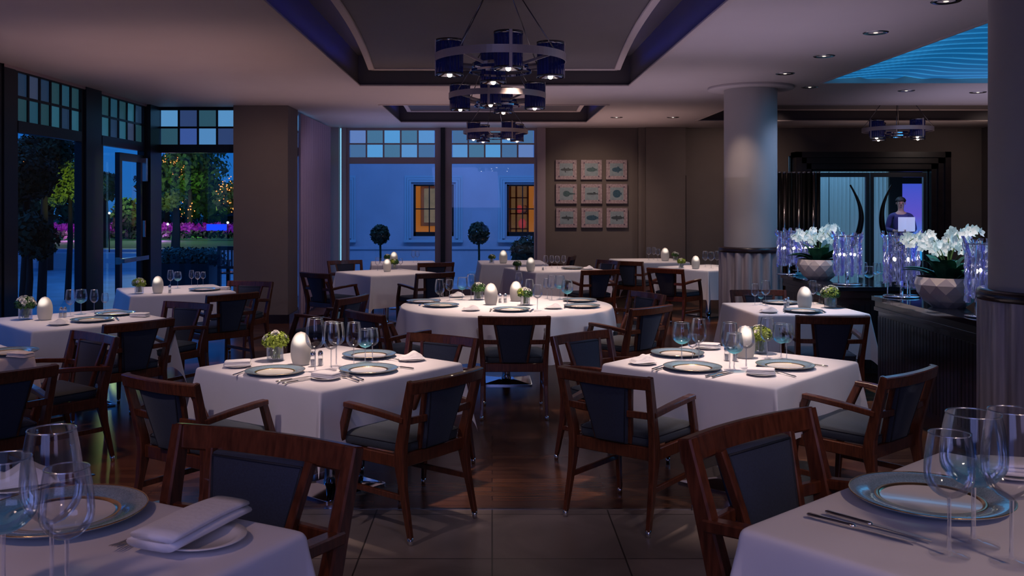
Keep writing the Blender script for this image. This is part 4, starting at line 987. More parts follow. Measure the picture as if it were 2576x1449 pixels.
items('T12', gl=[('red', 1040, 661, 630), ('white', 1050, 660, 632)], eg=[(991, 664, 31)], fl=[(0, 975, 662, .8)])
items('T9', ch=[(1440, 676)], br=[(1480, 677, 1, 0)], gl=[('red', 1373, 677, 643), ('red', 1388, 674, 643), ('white', 1402, 676, 644), ('red', 1418, 675, 643)], eg=[(1335, 682, 35)], fl=[(0, 1301, 681, .8)], sh=[(1366, 680)])
items('T13', eg=[(1266, 662, 33)], fl=[(0, 1237, 661, .75)])
items('T10a', gl=[('red', 1632, 655, 622), ('red', 1645, 654, 622), ('white', 1655, 657, 626)], eg=[(1673, 656, 33)], fl=[(2, 1699, 655, .8)])
items('T10b', gl=[('red', 1774, 672, 632), ('white', 1789, 675, 634), ('red', 1804, 671, 632), ('white', 1815, 673, 634)], eg=[(1750, 676, 33)], fl=[(1, 1714, 674, .8)])
items('N1', ch=[(158, 1301)], br=[(512, 1362), (48, 1226, 1, 30)], nk=[(488, 1347, 2, -23, .010)], fk=[((458, 1300), (268, 1396)), ((182, 1212), (60, 1243))],
      gl=[('red', 130, 1485, 1080), ('white', 168, 1515, 1177), ('water', 8, 1490, 1152)])
items('N2', ch=[(2340, 1262)], br=[(2545, 1196, 0, 70)], kn=[((2024, 1297), (2316, 1372)), ((2056, 1286), (2372, 1374))], gl=[('white', 2388, 1396, 1090), ('water', 2449, 1368, 1040), ('red', 2545, 1418, 1032)])
finish_labels()

# ================================================================ OUTSIDE
m = MB(); m.add([(-45, -5, -.06), (XL - .15, -5, -.06), (XL - .15, 13.1, -.06), (-3.1, 13.1, -.06), (-3.1, 32, -.06), (-45, 32, -.06)], [(0, 1, 2, 3, 4, 5)]); m.add([(-3.1, 16.9, -.06), (4.3, 16.9, -.06), (4.3, 24, -.06), (-3.1, 24, -.06)], [(0, 1, 2, 3)])
mat('paving', (.34, .44, .5), .5, noise_amt=.2, nscale=1.5, bump=.2, bscale=5); struct(m.build('terrace_paving', 'paving'))
mat('grass', (.03, .16, .05), .9, noise_amt=.4, nscale=30, bump=.6, bscale=60)
m = MB(); m.add([(-60, 32, -.05), (-3.1, 32, -.05), (-3.1, 44, -.02), (-60, 44, -.02)], [(0, 1, 2, 3)]); m.add([(-60, 44, -.02), (10, 44, -.02), (10, 90, .4), (-60, 90, .4)], [(0, 1, 2, 3)]); struct(m.build('lawn', 'grass'))
mat('curb', (.5, .6, .68), .5)
m = MB(); m.bb(-45, -3.1, 31.7, 32.1, -.06, .10); m.bb(-12, -5.5, 24.6, 25.1, -.06, .34); struct(m.build('trim_9', 'curb'))
# neighbouring facade seen through the far windows
mat('facade', (.40, .46, .55), .85, noise_amt=.07, nscale=1.2, bump=.2, bscale=10); mat('facade_trim', (.34, .50, .58), .7)
YD = 22.0; S2 = F / YD
wins = [(1040, 465, 593), (1275, 463, 592)]
m = MB(); xw = []
for px, a, b in wins: x = (px - CX) / S2; xw.append((x, x + .95))
m.bb(-4.6, xw[0][0], YD, YD + .3, -.06, 5); m.bb(xw[0][1], xw[1][0], YD, YD + .3, -.06, 5); m.bb(xw[1][1], 4.3, YD, YD + .3, -.06, 5)
for a, b in xw: m.bb(a, b, YD, YD + .3, -.06, .88); m.bb(a, b, YD, YD + .3, 2.10, 5)
m.bb(-4.6, 4.3, YD - .12, YD, -.06, .58); m.bb(-4.6, 4.3, YD - .16, YD, .58, .64); struct(m.build('facade', 'facade'))
wall('facade_side', 4.3, 4.45, 16.9, 22.3, -.06, 5, mt='facade')
for i, (a, b) in enumerate(xw + [(-4.3, -3.42)]):
    m = MB()
    for k in range(3):
        o_ = .05 + .055 * k; y = YD - .06 + .02 * k
        if i < 2 or True: m.bb(a - o_ - .05, a - o_, y, YD, .88 - o_, 2.10 + o_ + .05); m.bb(b + o_, b + o_ + .05, y, YD, .88 - o_, 2.10 + o_ + .05); m.bb(a - o_, b + o_, y, YD, 2.10 + o_, 2.10 + o_ + .05)
    m.bb(a - .22, b + .22, YD - .10, YD, .74, .80); r = struct(m.build('window_%d' % (20 + i), 'facade_trim'))
    if i == 2: m = MB(); m.bb(a, b, YD - .01, YD, .88, 2.10); m.build('shutter', 'facade', r); continue
    m = MB(); m.bb(a, a + .05, YD + .02, YD + .08, .86, 2.1); m.bb(b - .05, b, YD + .02, YD + .08, .86, 2.1); m.bb(a, b, YD + .02, YD + .08, .86, .98); m.bb(a, b, YD + .02, YD + .08, 2.06, 2.1); m.bb(a + .36, a + .385, YD + .03, YD + .07, .9, 2.1); m.bb(a, b, YD + .03, YD + .07, 1.51, 1.535); m.build('sash', 'black', r)
    m = MB(); m.add([(a, YD + .05, .9), (b, YD + .05, .9), (b, YD + .05, 2.1), (a, YD + .05, 2.1)], [(0, 1, 2, 3)]); m.build('window_pane', 'window_glass', r)
mat('room_warm', (.75, .42, .14), .8, emit=(.8, .30, .05), es=.22); mat('room_shelf', (.10, .05, .02), .6); mat('art_a', (.25, .30, .30), .6, emit=(.35, .35, .28), es=.25, noise_amt=.5, nscale=4); mat('rose', (.6, .12, .12), .6, emit=(.8, .1, .1), es=.25)  # warm room light put into walls, picture and vases as emission
m = MB(); m.bb(xw[0][0] - .8, xw[1][1] + .8, YD + 1.7, YD + 1.8, 0, 3); m.bb(xw[0][0] - .8, xw[0][0] - .7, YD + .3, YD + 1.8, 0, 3); m.bb(xw[1][1] + .7, xw[1][1] + .8, YD + .3, YD + 1.8, 0, 3); m.bb(xw[0][0] - .8, xw[1][1] + .8, YD + .3, YD + 1.8, 2.9, 3); m.bb(xw[0][0] - .8, xw[1][1] + .8, YD + .3, YD + 1.8, 0, .05); struct(m.build('wall_neighbour_room', 'room_warm'))
r = empty('framed_picture', (xw[0][0] + .42, YD + 1.66, 1.6)); tag(r, 'gilt-framed picture seen through the left lit window across the courtyard', 'picture')
m = MB(); m.bb(-.38, .38, 0, .04, -.52, .52); m.build('picture_frame', 'gold', r); m = MB(); m.bb(-.29, .29, -.005, 0, -.43, .43); m.build('canvas', 'art_a', r)
r = empty('display_shelf', (xw[1][0] + .40, YD + 1.35, 0)); tag(r, 'dark shelf seen through the right lit window across the courtyard', 'shelf')
m = MB(); m.bb(-.32, -.27, 0, .3, 0, 2.3); m.bb(.13, .17, 0, .3, 0, 2.3); m.bb(-.16, -.12, 0, .3, 0, 2.3)
for z in (.5, 1.0, 1.38, 1.78): m.bb(-.3, .15, 0, .3, z, z + .03)
m.build('shelf_case', 'room_shelf', r); m = MB(); m.bb(-.3, .15, .3, .32, 0, 2.3); m.build('back_board', mat('shelf_back', (.40, .24, .12), .8, emit=(.6, .3, .12), es=.16, noise_amt=.3, nscale=5) and 'shelf_back', r)  # back board also carries the warm room light as emission
for i, (dx, z) in enumerate(((-.06, 1.41), (.07, 1.41))):
    o = MB().lathe([(.03, 0), (.07, .05), (.08, .14), (.03, .2)], 16).build('display_vase', 'petal' if i else 'rose', None, (xw[1][0] + .40 + dx, YD + 1.45, z)); tag(o, '%s vase on the shelf in the window across the courtyard' % ('pale' if i else 'red'), 'vase', 'vases on the shelf')
o = MB().lathe([(.05, 0), (.09, .05), (.10, .16), (.04, .24)], 16).build('display_vase', 'rose', None, (xw[1][0] + .41, YD + 1.45, 1.03)); tag(o, 'red vase on the lower shelf in the window across the courtyard', 'vase', 'vases on the shelf')
# clipped ball trees in pots
def topiary(px, py, Y, R, label, seed):
    rnd = random.Random(seed); c = PD(px, py, Y); r = empty('topiary_tree', (c.x, Y, -.06)); tag(r, label, 'tree', 'potted ball trees'); zc = c.z + .06
    m = MB(); leaf_cloud(m, rnd, (0, 0, zc), R, 900, .07, 1.05, -1.1, .55); m.build('crown', 'leaf_dark', r)
    MB().tube([(0, 0, .3), (.01, 0, zc * .6), (0, 0, zc)], .022, 6).build('trunk', 'leaf_dark', r)
    MB().lathe([(.12, 0), (.17, .02), (.2, .34), (.18, .36), (.001, .33)], 20).build('pot', 'facade_trim', r)
topiary(956, 590, 18.6, .19, 'clipped ball tree beyond the left far window', 3); topiary(1204, 587, 18.6, .215, 'clipped ball tree beyond the right far window', 4)
rnd = random.Random(6); m = MB(); c = PD(1325, 640, 19.0); leaf_cloud(m, rnd, (0, 0, 0), .34, 500, .13, .9, -.8, .3); m.tube([(0, 0, -.7), (0, 0, 0)], .02, 6); o = m.build('potted_shrub', 'leaf_dark', None, c); o.location.z = .68; tag(o, 'loose leafy shrub at the right of the right far window', 'shrub')

# garden beyond the left glazing
mat('leaf_garden', (.05, .12, .025), .6, noise_amt=.6, nscale=3); mat('leaf_teal', (.02, .09, .075), .6, noise_amt=.5, nscale=4); mat('magenta_bloom', (.45, .03, .5), .7, emit=(.5, .02, .6), es=.07, noise_amt=.5, nscale=12); mat('bark', (.03, .02, .015), .9)  # magenta blossom brightened by a faint glow of its own
def tree(px, py, Y, R, label, seed, mt='leaf_garden', n=1500, leaf=.22, lights=0, tw=.16, flat=1., g='garden trees', lpos=None):
    rnd = random.Random(seed); c = PD(px, py, Y); r = empty('garden_tree', (c.x, Y, -.05)); tag(r, label, 'tree', g); zc = c.z + .05; m = MB()
    for k in range(5): a = rnd.random() * 6.28; q = R * .45 if k else 0; leaf_cloud(m, rnd, (q * cos(a), q * sin(a), zc + rnd.uniform(-.35, .35) * R), R * .68, n // 5, leaf, flat, -1.1, .35)
    m.build('crown', mt, r); MB().tube([(0, 0, 0), (.05, 0, zc * .5), (0, .1, zc)], [tw, tw * .8, tw * .5], 8).build('trunk', 'bark', r)
    if lights:
        e = empty('string_lights', (c.x, Y, 0)); m = MB()
        for k in range(lights):
            d = Vector((rnd.gauss(0, 1), -abs(rnd.gauss(0, .8)), rnd.gauss(0, 1))).normalized(); d *= rnd.uniform(.25, 1); lx, lz = (lpos[k % len(lpos)] if lpos else (0, 0))
            m.sphere(Vector((lx + d.x * R * (.3 if lpos else 1), d.y * R * 1.02 - .1, zc - .05 + lz + d.z * R * (.3 if lpos else 1))), .0006 * Y * rnd.uniform(.5, 1.2), 4)
        bpy.data.objects.remove(e); o = m.build('string_lights', 'fairy', None, (c.x, Y, 0)); tag(o, 'warm string lights hung in the ' + label.split(' ', 1)[1] if label[:2] == 'a ' else 'warm string lights in the ' + label, 'string lights', 'garden string lights')
tree(476, 440, 48, 2.0, 'dark tree in the middle of the garden window', 1, lights=80, n=2400, leaf=.30, lpos=[(-.75, 1.1), (-.3, .45), (-.15, .35), (-.75, .7), (-.05, -1.7)])
tree(515, 500, 52, 1.25, 'green tree right of centre in the garden window', 2, n=2200, leaf=.34)
tree(592, 490, 46, 1.0, 'warmly lit tree at the right edge of the garden window', 3, lights=110, n=1500, leaf=.22)
tree(418, 452, 56, 1.7, 'dark tree at the left edge of the garden window', 4, mt='leaf_teal', n=1500, leaf=.34)
tree(440, 505, 30, .55, 'low pale-lit tree in the garden window', 5, mt='leaf_bright', n=800, leaf=.14, flat=.5)
tree(262, 470, 36, .6, 'pale leafy tree behind the glazed garden door', 6, mt='leaf_garden', n=1300, leaf=.24)
tree(332, 545, 44, .9, 'dark tree beyond the glazed garden door', 7, n=1400, leaf=.26)
tree(58, 455, 13.5, .50, 'tall dark foliage close behind the leftmost window', 8, mt='leaf_night', n=6000, leaf=.08, tw=.08, lights=10, lpos=[(-.15, .2), (.05, .15)])
tree(66, 585, 13.0, .42, 'low dark foliage behind the leftmost window', 11, mt='leaf_night', n=4500, leaf=.08, tw=.06)
tree(104, 385, 15.5, .5, 'dark upper foliage behind the leftmost window', 9, mt='leaf_night', n=5000, leaf=.08, tw=.08)
tree(170, 440, 16.5, .55, 'yellow-green lit tree at the right of the leftmost window', 10, mt='leaf_bright', n=4500, leaf=.075, tw=.06)
tree(118, 470, 24, 1.1, 'large dark tree further back in the leftmost window', 21, mt='leaf_night', n=3500, leaf=.16)
for i in range(9):
    x = -27 + i * 2.9; rnd = random.Random(60 + i); m = MB(); R = rnd.uniform(1.5, 1.9); leaf_cloud(m, rnd, (0, 0, .2), R, 700, .40, .8, -.6, .4); o = m.build('garden_shrub', 'leaf_dark', None, (x, 62 + i % 2 * 3, 0)); tag(o, 'dark shrub on the garden skyline, %s' % (ORD[i] if i < 8 else 'rightmost'), 'shrub', 'dark shrubs on the skyline')
m = MB(); rnd = random.Random(77)
for i in range(90): leaf_cloud(m, rnd, (-26 + i * .24, 45 + rnd.uniform(-.4, .4), .3), .42, 40, .22, 1, -.2, .4)
tag(m.build('flower_bed', 'magenta_bloom'), 'bank of magenta blossom across the garden', 'flowers', kind='stuff')
m = MB(); 
for i in range(60): leaf_cloud(m, rnd, (-20 + i * .26, 42.5, .15), .36, 26, .2, .8, -.2, .4)
tag(m.build('low_hedge', 'leaf_dark'), 'low dark hedge before the magenta flower bank', 'hedge')
c = PD(545, 572, 44); m = MB(); m.bb(-.45, .45, -.1, .1, -.15, .15); tag(m.build('light_box', 'pool_blue', None, c), 'glowing blue box light among the magenta flowers', 'light')
for i, (px, py, Y, l) in enumerate(((573, 560, 44, 'lamp by the blue box light'), (422, 564, 44, 'lamp at left of the flower bank'), (275, 536, 30, 'lamp beyond the garden door'))):
    r = empty('garden_lamp', PD(px, py, Y)); tag(r, 'small white garden ' + l, 'lamp', 'garden lamps'); MB().sphere((0, 0, 0), .055 if Y > 40 else .035, 8).build('globe', 'garden_white', r); MB().tube([(0, 0, -r.location.z - .05), (0, 0, -.04)], .02, 6).build('post', 'black', r)
c = PD(470, 600, 17.2); x0, x1 = (412 - CX) * 17.2 / F, (538 - CX) * 17.2 / F; r = empty('hedge_planter', (0, 17.2, -.06)); tag(r, 'long dark planter box with trimmed green hedge outside', 'planter')
m = MB(); m.bb(x0, x1, -.3, .3, 0, .62); m.build('planter_box', 'window_frame_dark', r); m = MB(); rnd = random.Random(5)
for i in range(12): leaf_cloud(m, rnd, (x0 + (x1 - x0) * (i + .5) / 12, 0, .66), .27, 240, .07, .9, -.4, .5)
m.build('hedge', 'leaf_teal', r)
xb = (632 - CX) * 17.0 / F; r = empty('garden_bench', (xb, 17.0, -.06), radians(-6)); tag(r, 'slatted wooden bench outside at the right of garden window', 'bench')
m = MB(); m.bb(-.62, .62, -.03, .02, .86, .93); m.bb(-.62, .62, -.03, .02, .52, .57)
for i in range(17): x = -.58 + i * .0725; m.bb(x - .012, x + .012, -.02, .01, .57, .86)
m.build('backrest', 'dark_wood', r); m = MB()
for i in range(4): m.bb(-.62, .62, .02 + i * .11, .11 + i * .11, .42, .445)
m.build('seat', 'wood', r)
for sx in (-1, 1):
    for y0_, hh in ((0, .93), (.42, .64)): m = MB(); m.bb(sx * .6 - .03, sx * .6 + .03, y0_ - .03, y0_ + .03, 0, hh); m.build('leg', 'dark_wood', r)
    m = MB(); m.bb(sx * .6 - .03, sx * .6 + .03, -.02, .48, .62, .66); m.build('armrest', 'dark_wood', r)

# ================================================================ PERSON beyond the glass door
def person(loc, rz):
    root = empty('person', loc, rz); tag(root, 'dark-haired person in purple-blue shirt reading a white menu behind the glass door', 'person')
    J = [((0, 0, .95), .13, .10), ((0, .0, 1.12), .12, .09), ((0, .0, 1.32), .16, .105), ((0, .0, 1.44), .12, .07), ((0, .0, 1.50), .052, .05), ((0, -.005, 1.57), .055, .055), ((0, -.01, 1.65), .076, .088), ((0, -.005, 1.73), .066, .078),
         ((.175, 0, 1.41), .052, .05), ((.235, -.02, 1.15), .042, .04), ((.11, -.24, 1.12), .032, .03), ((.065, -.31, 1.13), .03, .018),
         ((-.175, 0, 1.41), .052, .05), ((-.235, -.02, 1.15), .042, .04), ((-.11, -.24, 1.12), .032, .03), ((-.065, -.31, 1.13), .03, .018),
         ((.095, 0, .86), .088, .088), ((.10, -.01, .48), .06, .06), ((.10, .02, .10), .042, .042), ((.11, -.12, .04), .04, .03),
         ((-.095, 0, .86), .088, .088), ((-.10, -.01, .48), .06, .06), ((-.10, .02, .10), .042, .042), ((-.11, -.12, .04), .04, .03)]
    E = [(0, 1), (1, 2), (2, 3), (3, 4), (4, 5), (5, 6), (6, 7), (3, 8), (8, 9), (9, 10), (10, 11), (3, 12), (12, 13), (13, 14), (14, 15), (0, 16), (16, 17), (17, 18), (18, 19), (0, 20), (20, 21), (21, 22), (22, 23)]
    def skin_mesh(name, J, E, mt, parent, rootv=0, sub=2, extra=0):
        me = bpy.data.meshes.new(name); me.from_pydata([j[0] for j in J], E, []); me.materials.append(M[mt]); o = bpy.data.objects.new(name, me); COL.objects.link(o); o.parent = parent
        o.modifiers.new('skin', 'SKIN').use_smooth_shade = True
        for i, j in enumerate(J): sv = me.skin_vertices[0].data[i]; sv.radius = (j[1] + extra, j[2] + extra); sv.use_root = i == rootv
        sb = o.modifiers.new('sub', 'SUBSURF'); sb.levels = sub; sb.render_levels = sub; return o
    # fingers grow from the palms of the same body mesh
    n = len(J)
    for s, palm in ((1, 11), (-1, 15)):
        px_, py_, pz = J[palm][0]
        for k in range(4):
            a = len(J); zz = pz + .024 - .016 * k; L = (.036, .042, .038, .030)[k]
            J += [((px_ - s * .008, py_ - .03, zz), .0085, .0085), ((px_ - s * .02, py_ - .03 - L * .6, zz), .008, .008), ((px_ - s * .042, py_ - .03 - L * .75, zz - .004), .007, .007)]; E += [(palm, a), (a, a + 1), (a + 1, a + 2)]
        a = len(J); J += [((px_ - s * .012, py_ - .005, pz + .036), .010, .010), ((px_ - s * .035, py_ - .03, pz + .046), .0085, .0085)]; E += [(palm, a), (a, a + 1)]
    b = skin_mesh('body', J, E, 'skin', root)
    m = MB(); 
    for sx in (-1, 1): m.sphere((sx * .030, -.092, 1.665), .0105, 6); m.sphere((sx * .080, 0, 1.655), .022, 6, (.35, .8, 1.2))
    b2 = m.build('eyes_and_ears', 'skin', root); m = MB(); m.sphere((-.03, -.101, 1.665), .005, 5); m.sphere((.03, -.101, 1.665), .005, 5); m.bb(-.045, -.015, -.10, -.094, 1.683, 1.689); m.bb(.015, .045, -.10, -.094, 1.683, 1.689); m.build('pupils_and_brows', 'hair', root)
    m = MB(); m.add([(0, -.093, 1.672), (-.014, -.092, 1.628), (.014, -.092, 1.628), (0, -.118, 1.632)], [(0, 1, 3), (0, 3, 2), (1, 2, 3)], True); m.build('nose', 'skin', root)
    m = MB(); m.sphere((0, -.088, 1.602), .021, 6, (1, .35, .3)); m.build('lips', mat('lips', (.35, .10, .10), .5) and 'lips', root)
    m = MB()
    m.grid(lambda u, v: ((.090 + .006 * sin(u * 40)) * cos(2 * pi * u) * cos(v * pi / 2), .008 + (.104 + .004 * sin(u * 30)) * sin(2 * pi * u) * cos(v * pi / 2), 1.70 + .004 * sin(u * 25) - (.06 * max(0, sin(2 * pi * u)) * (1 - v)) + .082 * sin(v * pi / 2)), 40, 10); m.build('hair', 'hair', root)
    Js = [((0, 0, .92), .145, .115), ((0, 0, 1.12), .14, .11), ((0, 0, 1.32), .18, .125), ((0, 0, 1.43), .11, .075), ((.18, 0, 1.41), .066, .062), ((.245, -.02, 1.15), .054, .05), ((.135, -.2, 1.125), .045, .042), ((-.18, 0, 1.41), .066, .062), ((-.245, -.02, 1.15), .054, .05), ((-.135, -.2, 1.125), .045, .042)]
    skin_mesh('shirt', Js, [(0, 1), (1, 2), (2, 3), (3, 4), (4, 5), (5, 6), (3, 7), (7, 8), (8, 9)], 'shirt', root)
    Jt = [((0, 0, .93), .14, .115), ((.098, 0, .84), .10, .10), ((.102, -.01, .48), .075, .075), ((.102, .02, .07), .062, .062), ((-.098, 0, .84), .10, .10), ((-.102, -.01, .48), .075, .075), ((-.102, .02, .07), .062, .062)]
    skin_mesh('trousers', Jt, [(0, 1), (1, 2), (2, 3), (0, 4), (4, 5), (5, 6)], 'trousers', root)
    return root
pp = PD(2266, 512, 17.9); person((pp.x, 17.9, 0), radians(-18))
r = empty('menu_card', (pp.x - .05, 17.9 - .36, 1.26), radians(-10)); tag(r, 'open white menu held by the person behind the glass door', 'menu'); m = MB(); m.box((-.075, 0, 0), (.15, .004, .27), .12); m.box((.075, 0, 0), (.15, .004, .27), -.12); m.build('menu_pages', 'paper', r)

# ================================================================ LIGHT
def light(kind, loc, energy, col, size=.1, rot=(0, 0, 0), cone=None, blend=.6, sy=None, name='lamp_or_fill'):  # serves real lamps and added fill lights alike
    l = bpy.data.lights.new(name, kind); l.energy = energy; l.color = col
    if kind == 'AREA': l.size = size; 
    if kind == 'AREA' and sy: l.shape = 'RECTANGLE'; l.size_y = sy
    if kind in ('POINT', 'SPOT'): l.shadow_soft_size = size
    if kind == 'SPOT': l.spot_size = radians(cone); l.spot_blend = blend
    o = bpy.data.objects.new(name, l); COL.objects.link(o); o.location = loc; o.rotation_euler = rot; return o
def aim(o, t): d = Vector(t) - o.location; o.rotation_euler = d.to_track_quat('-Z', 'Y').to_euler(); return o
WARM = (1., .74, .62)
spots = [('T1', 54, (.25, .1)), ('T2', 58, (-.2, .1)), ('T4', 75, (.1, -.1)), ('T5', 44, (.1, 0)), ('T6', 16, (0, 0)), ('T7', 24, (.1, 0)), ('T8', 26, (.1, 0)), ('T11', 22, (.1, -.2)), ('T12', 16, (0, 0)), ('T9', 30, (.1, -.1)), ('T13', 14, (0, 0)), ('T10a', 22, (0, -.2)), ('T10b', 34, (-.1, -.4))]
for k, e, (dx, dy) in spots:
    t = TABLES[k]; zt = 2.93
    aim(light('SPOT', (t['x'] + dx, t['y'] + dy, zt), e * 5.0, WARM, .05, cone=46 if k != 'T4' else 60, blend=1.), (t['x'] + dx * .3, t['y'] + dy * .3, .76))
light('AREA', (-1.0, -1.6, 2.6), 46, (.36, .40, 1.), 2.5, (radians(62), 0, radians(12)))  # added blue fill behind the camera, no fixture there
light('AREA', (2.6, -1.6, 2.5), 22, (.55, .45, .9), 2.0, (radians(65), 0, radians(-12)))  # second added fill behind the camera, violet
aim(light('SPOT', (1.5, .2, 2.9), 62, (1., .70, .55), .12, cone=70, blend=1.), (1.2, 2.1, 1.0))
aim(light('SPOT', (-1.6, .6, 2.9), 34, (1., .62, .5), .12, cone=80, blend=1.), (-1.0, 2.0, 1.0))
for x, y, e, c in ((-3.2, 4.6, 4.2, (1., .56, .50)), (-3.0, 8.4, 6, (1., .60, .54)), (-2.4, 11.2, 5.5, (.9, .6, .62)), (1.9, 7.2, 9, (.74, .62, .92)), (1.6, 10.6, 9, (.80, .64, .85)), (-.6, 11.8, 8, (1., .66, .64)), (6.4, 11.2, 12, (.72, .64, .95)), (1.6, 14.6, 9, (1., .66, .62)), (7.0, 14.2, 7, (1., .7, .65)), (-1.2, 15.0, 7, (.66, .58, 1.))):  # unseen up-facing fills added to lighten the ceiling
    l = light('AREA', (x, y, 1.95), e, c, 2.6, (pi, 0, 0)); l.data.spread = radians(125)
# slanting downlights that reach the hanging sides of the cloths
for sx_, sy_, tx, ty, e, c in ((-2.3, 2.9, -1.0, 5.3, 120, (1., .80, .86)), (-.3, 2.8, -.7, 5.3, 40, (.62, .60, 1.)), (.7, 2.9, 1.3, 5.4, 50, (.80, .72, .98)), (2.0, 3.8, 1.7, 5.4, 110, (.98, .86, .95)), (2.8, 6.5, .3, 8.7, 130, (1., .88, .94)), (-1.3, 6.2, 0., 8.6, 34, (1., .78, .74)), (1.2, 6.4, 2.6, 8.3, 40, (.80, .78, 1.)), (-1.9, 5.2, -3.3, 7.5, 45, (.9, .78, .92)), (-2.0, 7.8, -3.4, 10.1, 45, (1., .80, .84)), (-2.3, 3.6, -3.6, 5.7, 22, (1., .72, .68)), (-.4, 10.6, -1.4, 12.8, 60, (1., .78, .76)), (1.5, 11.0, .9, 13.4, 70, (1., .85, .88)), (1.9, 11.6, 3.1, 13.7, 110, (1., .86, .9))):
    aim(light('SPOT', (sx_, sy_, 2.94), e * .62, c, .05, cone=52, blend=.9), (tx, ty, .6))
aim(light('SPOT', (2.2, 8.6, 2.94), 80, (.15, .45, 1.), .05, cone=50, blend=1.), (3.1, 7.3, .5))
aim(light('SPOT', (.9, 8.9, 2.94), 150, (1., .55, .30), .05, cone=40, blend=1.), (1.5, 8.0, .6))
aim(light('SPOT', (2.2, 11.2, 2.94), 130, (1., .55, .30), .05, cone=40, blend=1.), (2.3, 12.3, .6))
aim(light('SPOT', (2.9, 6.2, 2.94), 100, (1., .80, .72), .05, cone=34, blend=1.), (3.3, 6.7, 1.0))  # this spot and the next added to brighten the orchid bowls
aim(light('SPOT', (2.75, 8.5, 2.94), 90, (1., .80, .72), .05, cone=34, blend=1.), (3.2, 9.1, 1.0))
light('AREA', (-.4, -.6, 1.0), 1.6, (.08, .22, 1.), .8, (radians(80), 0, radians(-30)))  # added low blue fill for the near right cloth
aim(light('SPOT', (-2.4, 10.8, 2.94), 45, (1., .72, .66), .1, cone=80, blend=1.), (-3.2, 12.85, 1.3))  # added spot to lift the pillar
aim(light('SPOT', (-1.7, 13.2, 2.94), 14, (.8, .66, 1.), .1, cone=90, blend=1.), (-2.8, 14.9, 1.3))  # added spot to lift the sheer curtains
aim(light('SPOT', (4.6, 14.4, 2.94), 45, (1., .74, .66), .1, cone=90, blend=1.), (4.2, 16.7, 1.5))  # this and the next spot added to brighten the far right wall
aim(light('SPOT', (8.2, 14.4, 2.94), 20, (1., .78, .70), .1, cone=95, blend=1.), (8.0, 16.7, 1.6))
aim(light('SPOT', (-2.5, 5.6, 2.94), 45, (1., .50, .25), .05, cone=44, blend=1.), (-2.4, 5.9, 0))
aim(light('SPOT', (2.3, 9.2, 2.94), 45, (1., .80, .76), .05, cone=40, blend=1.), (2.85, 10.4, .7))
aim(light('SPOT', (.6, 10.8, 2.94), 60, (1., .6, .4), .05, cone=42, blend=1.), (1.2, 12.0, .6))
# wall washes
aim(light('SPOT', (1.6, 14.9, 2.9), 60, (1., .75, .62), .05, cone=80, blend=1.), (1.8, 16.7, 1.4))
aim(light('SPOT', (2.45, 10.0, 2.9), 26, (1., .72, .6), .04, cone=50, blend=1.), (2.85, 10.6, 1.8))
aim(light('SPOT', (4.1, 10.2, 2.9), 40, (.45, .6, 1.), .05, cone=60, blend=1.), (3.2, 10.75, 1.9))
aim(light('SPOT', (3.4, 6.9, 2.9), 30, (.75, .8, 1.), .05, cone=60, blend=1.), (3.4, 6.8, 1.0))
aim(light('SPOT', (3.3, 9.3, 2.9), 30, (.75, .85, 1.), .05, cone=60, blend=1.), (3.3, 9.1, 1.0))
light('AREA', (5.8, 8.0, 2.9), 40, (.12, .5, 1.), 3.5, (0, 0, 0))
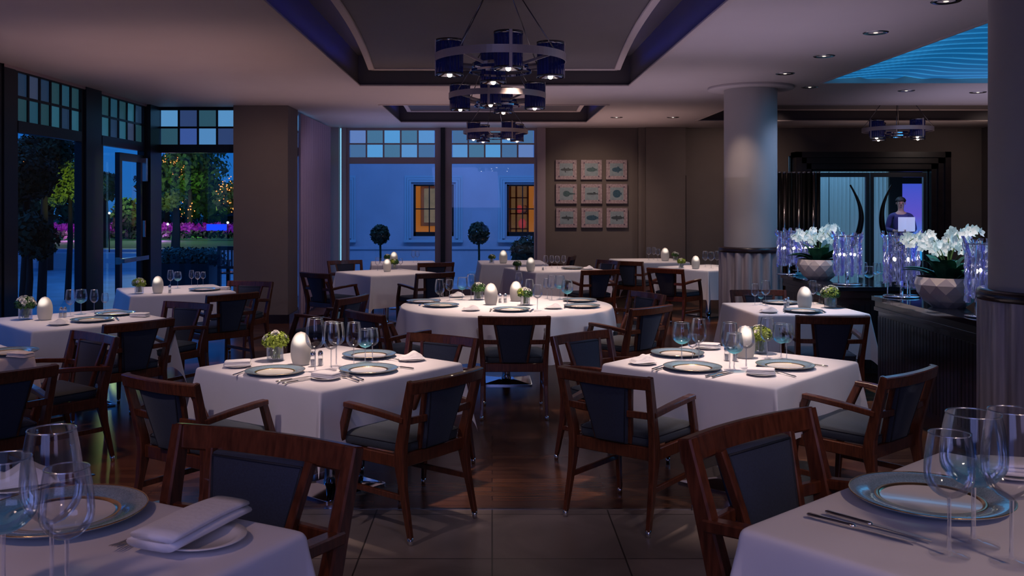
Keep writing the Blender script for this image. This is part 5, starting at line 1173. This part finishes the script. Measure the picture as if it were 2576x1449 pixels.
# lobby and outdoors
light('AREA', (6.6, 18.2, 3.1), 40, (.35, .65, 1.), 2.0)
light('POINT', (8.3, 17.2, 1.0), 8, (.15, .45, 1.), .1)
aim(light('SPOT', (7.6, 16.95, 2.5), 30, (.8, .55, 1.), .05, cone=60, blend=1.), (pp.x, 17.9, 1.4))
aim(light('SPOT', PD(190, 600, 14.6), 55, (.85, 1., .15), .06, cone=50, blend=.8), PD(176, 430, 16.6))
light('POINT', (-17.5, 43, 4.), 260, (.75, 1., .3), .3); light('POINT', (-14.5, 40, 3.), 150, (.75, 1., .3), .3); light('POINT', (-19, 42, .3), 120, (1., .15, .9), .3); light('POINT', (-15, 42, .3), 120, (.8, .15, 1.), .3)
light('POINT', PD(500, 540, 46), 90, (.6, 1., .2), .3)
light('POINT', PD(430, 515, 28), 16, (.9, 1., .7), .1)
aim(light('AREA', (0, 18.0, 4.6), 130, (.22, .42, 1.), 5, sy=1.), (0, 22, 1.2))  # blue fill added to brighten the facade
aim(light('AREA', (-9, 12, 5.0), 90, (.06, .32, 1.), 5), (-4, 10, 0))  # added blue fill outside, shining in at the left glazing
aim(light('AREA', (-8, 20, 5.0), 110, (.06, .36, 1.), 5), (-6.5, 19, 0))  # added blue fill over the terrace paving

w = bpy.data.worlds.new('dusk'); C.world = w; w.use_nodes = True; nt = w.node_tree; bg = nt.nodes['Background']
tc = nt.nodes.new('ShaderNodeTexCoord'); sx = nt.nodes.new('ShaderNodeSeparateXYZ'); rp = nt.nodes.new('ShaderNodeValToRGB')
rp.color_ramp.elements[0].position = .0; rp.color_ramp.elements[0].color = (.02, .15, .46, 1); rp.color_ramp.elements[1].position = .35; rp.color_ramp.elements[1].color = (.004, .06, .34, 1); q = rp.color_ramp.elements.new(.08); q.color = (.006, .14, .56, 1)
nt.links.new(tc.outputs['Generated'], sx.inputs[0]); nt.links.new(sx.outputs[2], rp.inputs[0]); nt.links.new(rp.outputs[0], bg.inputs[0]); bg.inputs[1].default_value = .9

cam = bpy.data.cameras.new('camera'); co = bpy.data.objects.new('camera', cam); COL.objects.link(co); co.location = (0, 0, EYE); co.rotation_euler = (pi / 2, 0, 0)
cam.sensor_width = 36; cam.lens = F / 2576 * 36; cam.shift_x = (1288 - CX) / 2576; cam.shift_y = -(724.5 - HY) / 2576; cam.clip_start = .05; cam.clip_end = 200
cam.dof.use_dof = True; cam.dof.focus_distance = 5.6; cam.dof.aperture_fstop = 16
C.camera = co
C.view_settings.view_transform = 'Standard'; C.view_settings.look = 'None'; C.view_settings.exposure = 0
try:
    C.cycles.use_denoising = True; C.cycles.max_bounces = 8; C.cycles.diffuse_bounces = 3; C.cycles.glossy_bounces = 3; C.cycles.transparent_max_bounces = 24; C.cycles.sample_clamp_indirect = 4; C.cycles.caustics_reflective = False; C.cycles.caustics_refractive = False
except Exception as e: print(e)
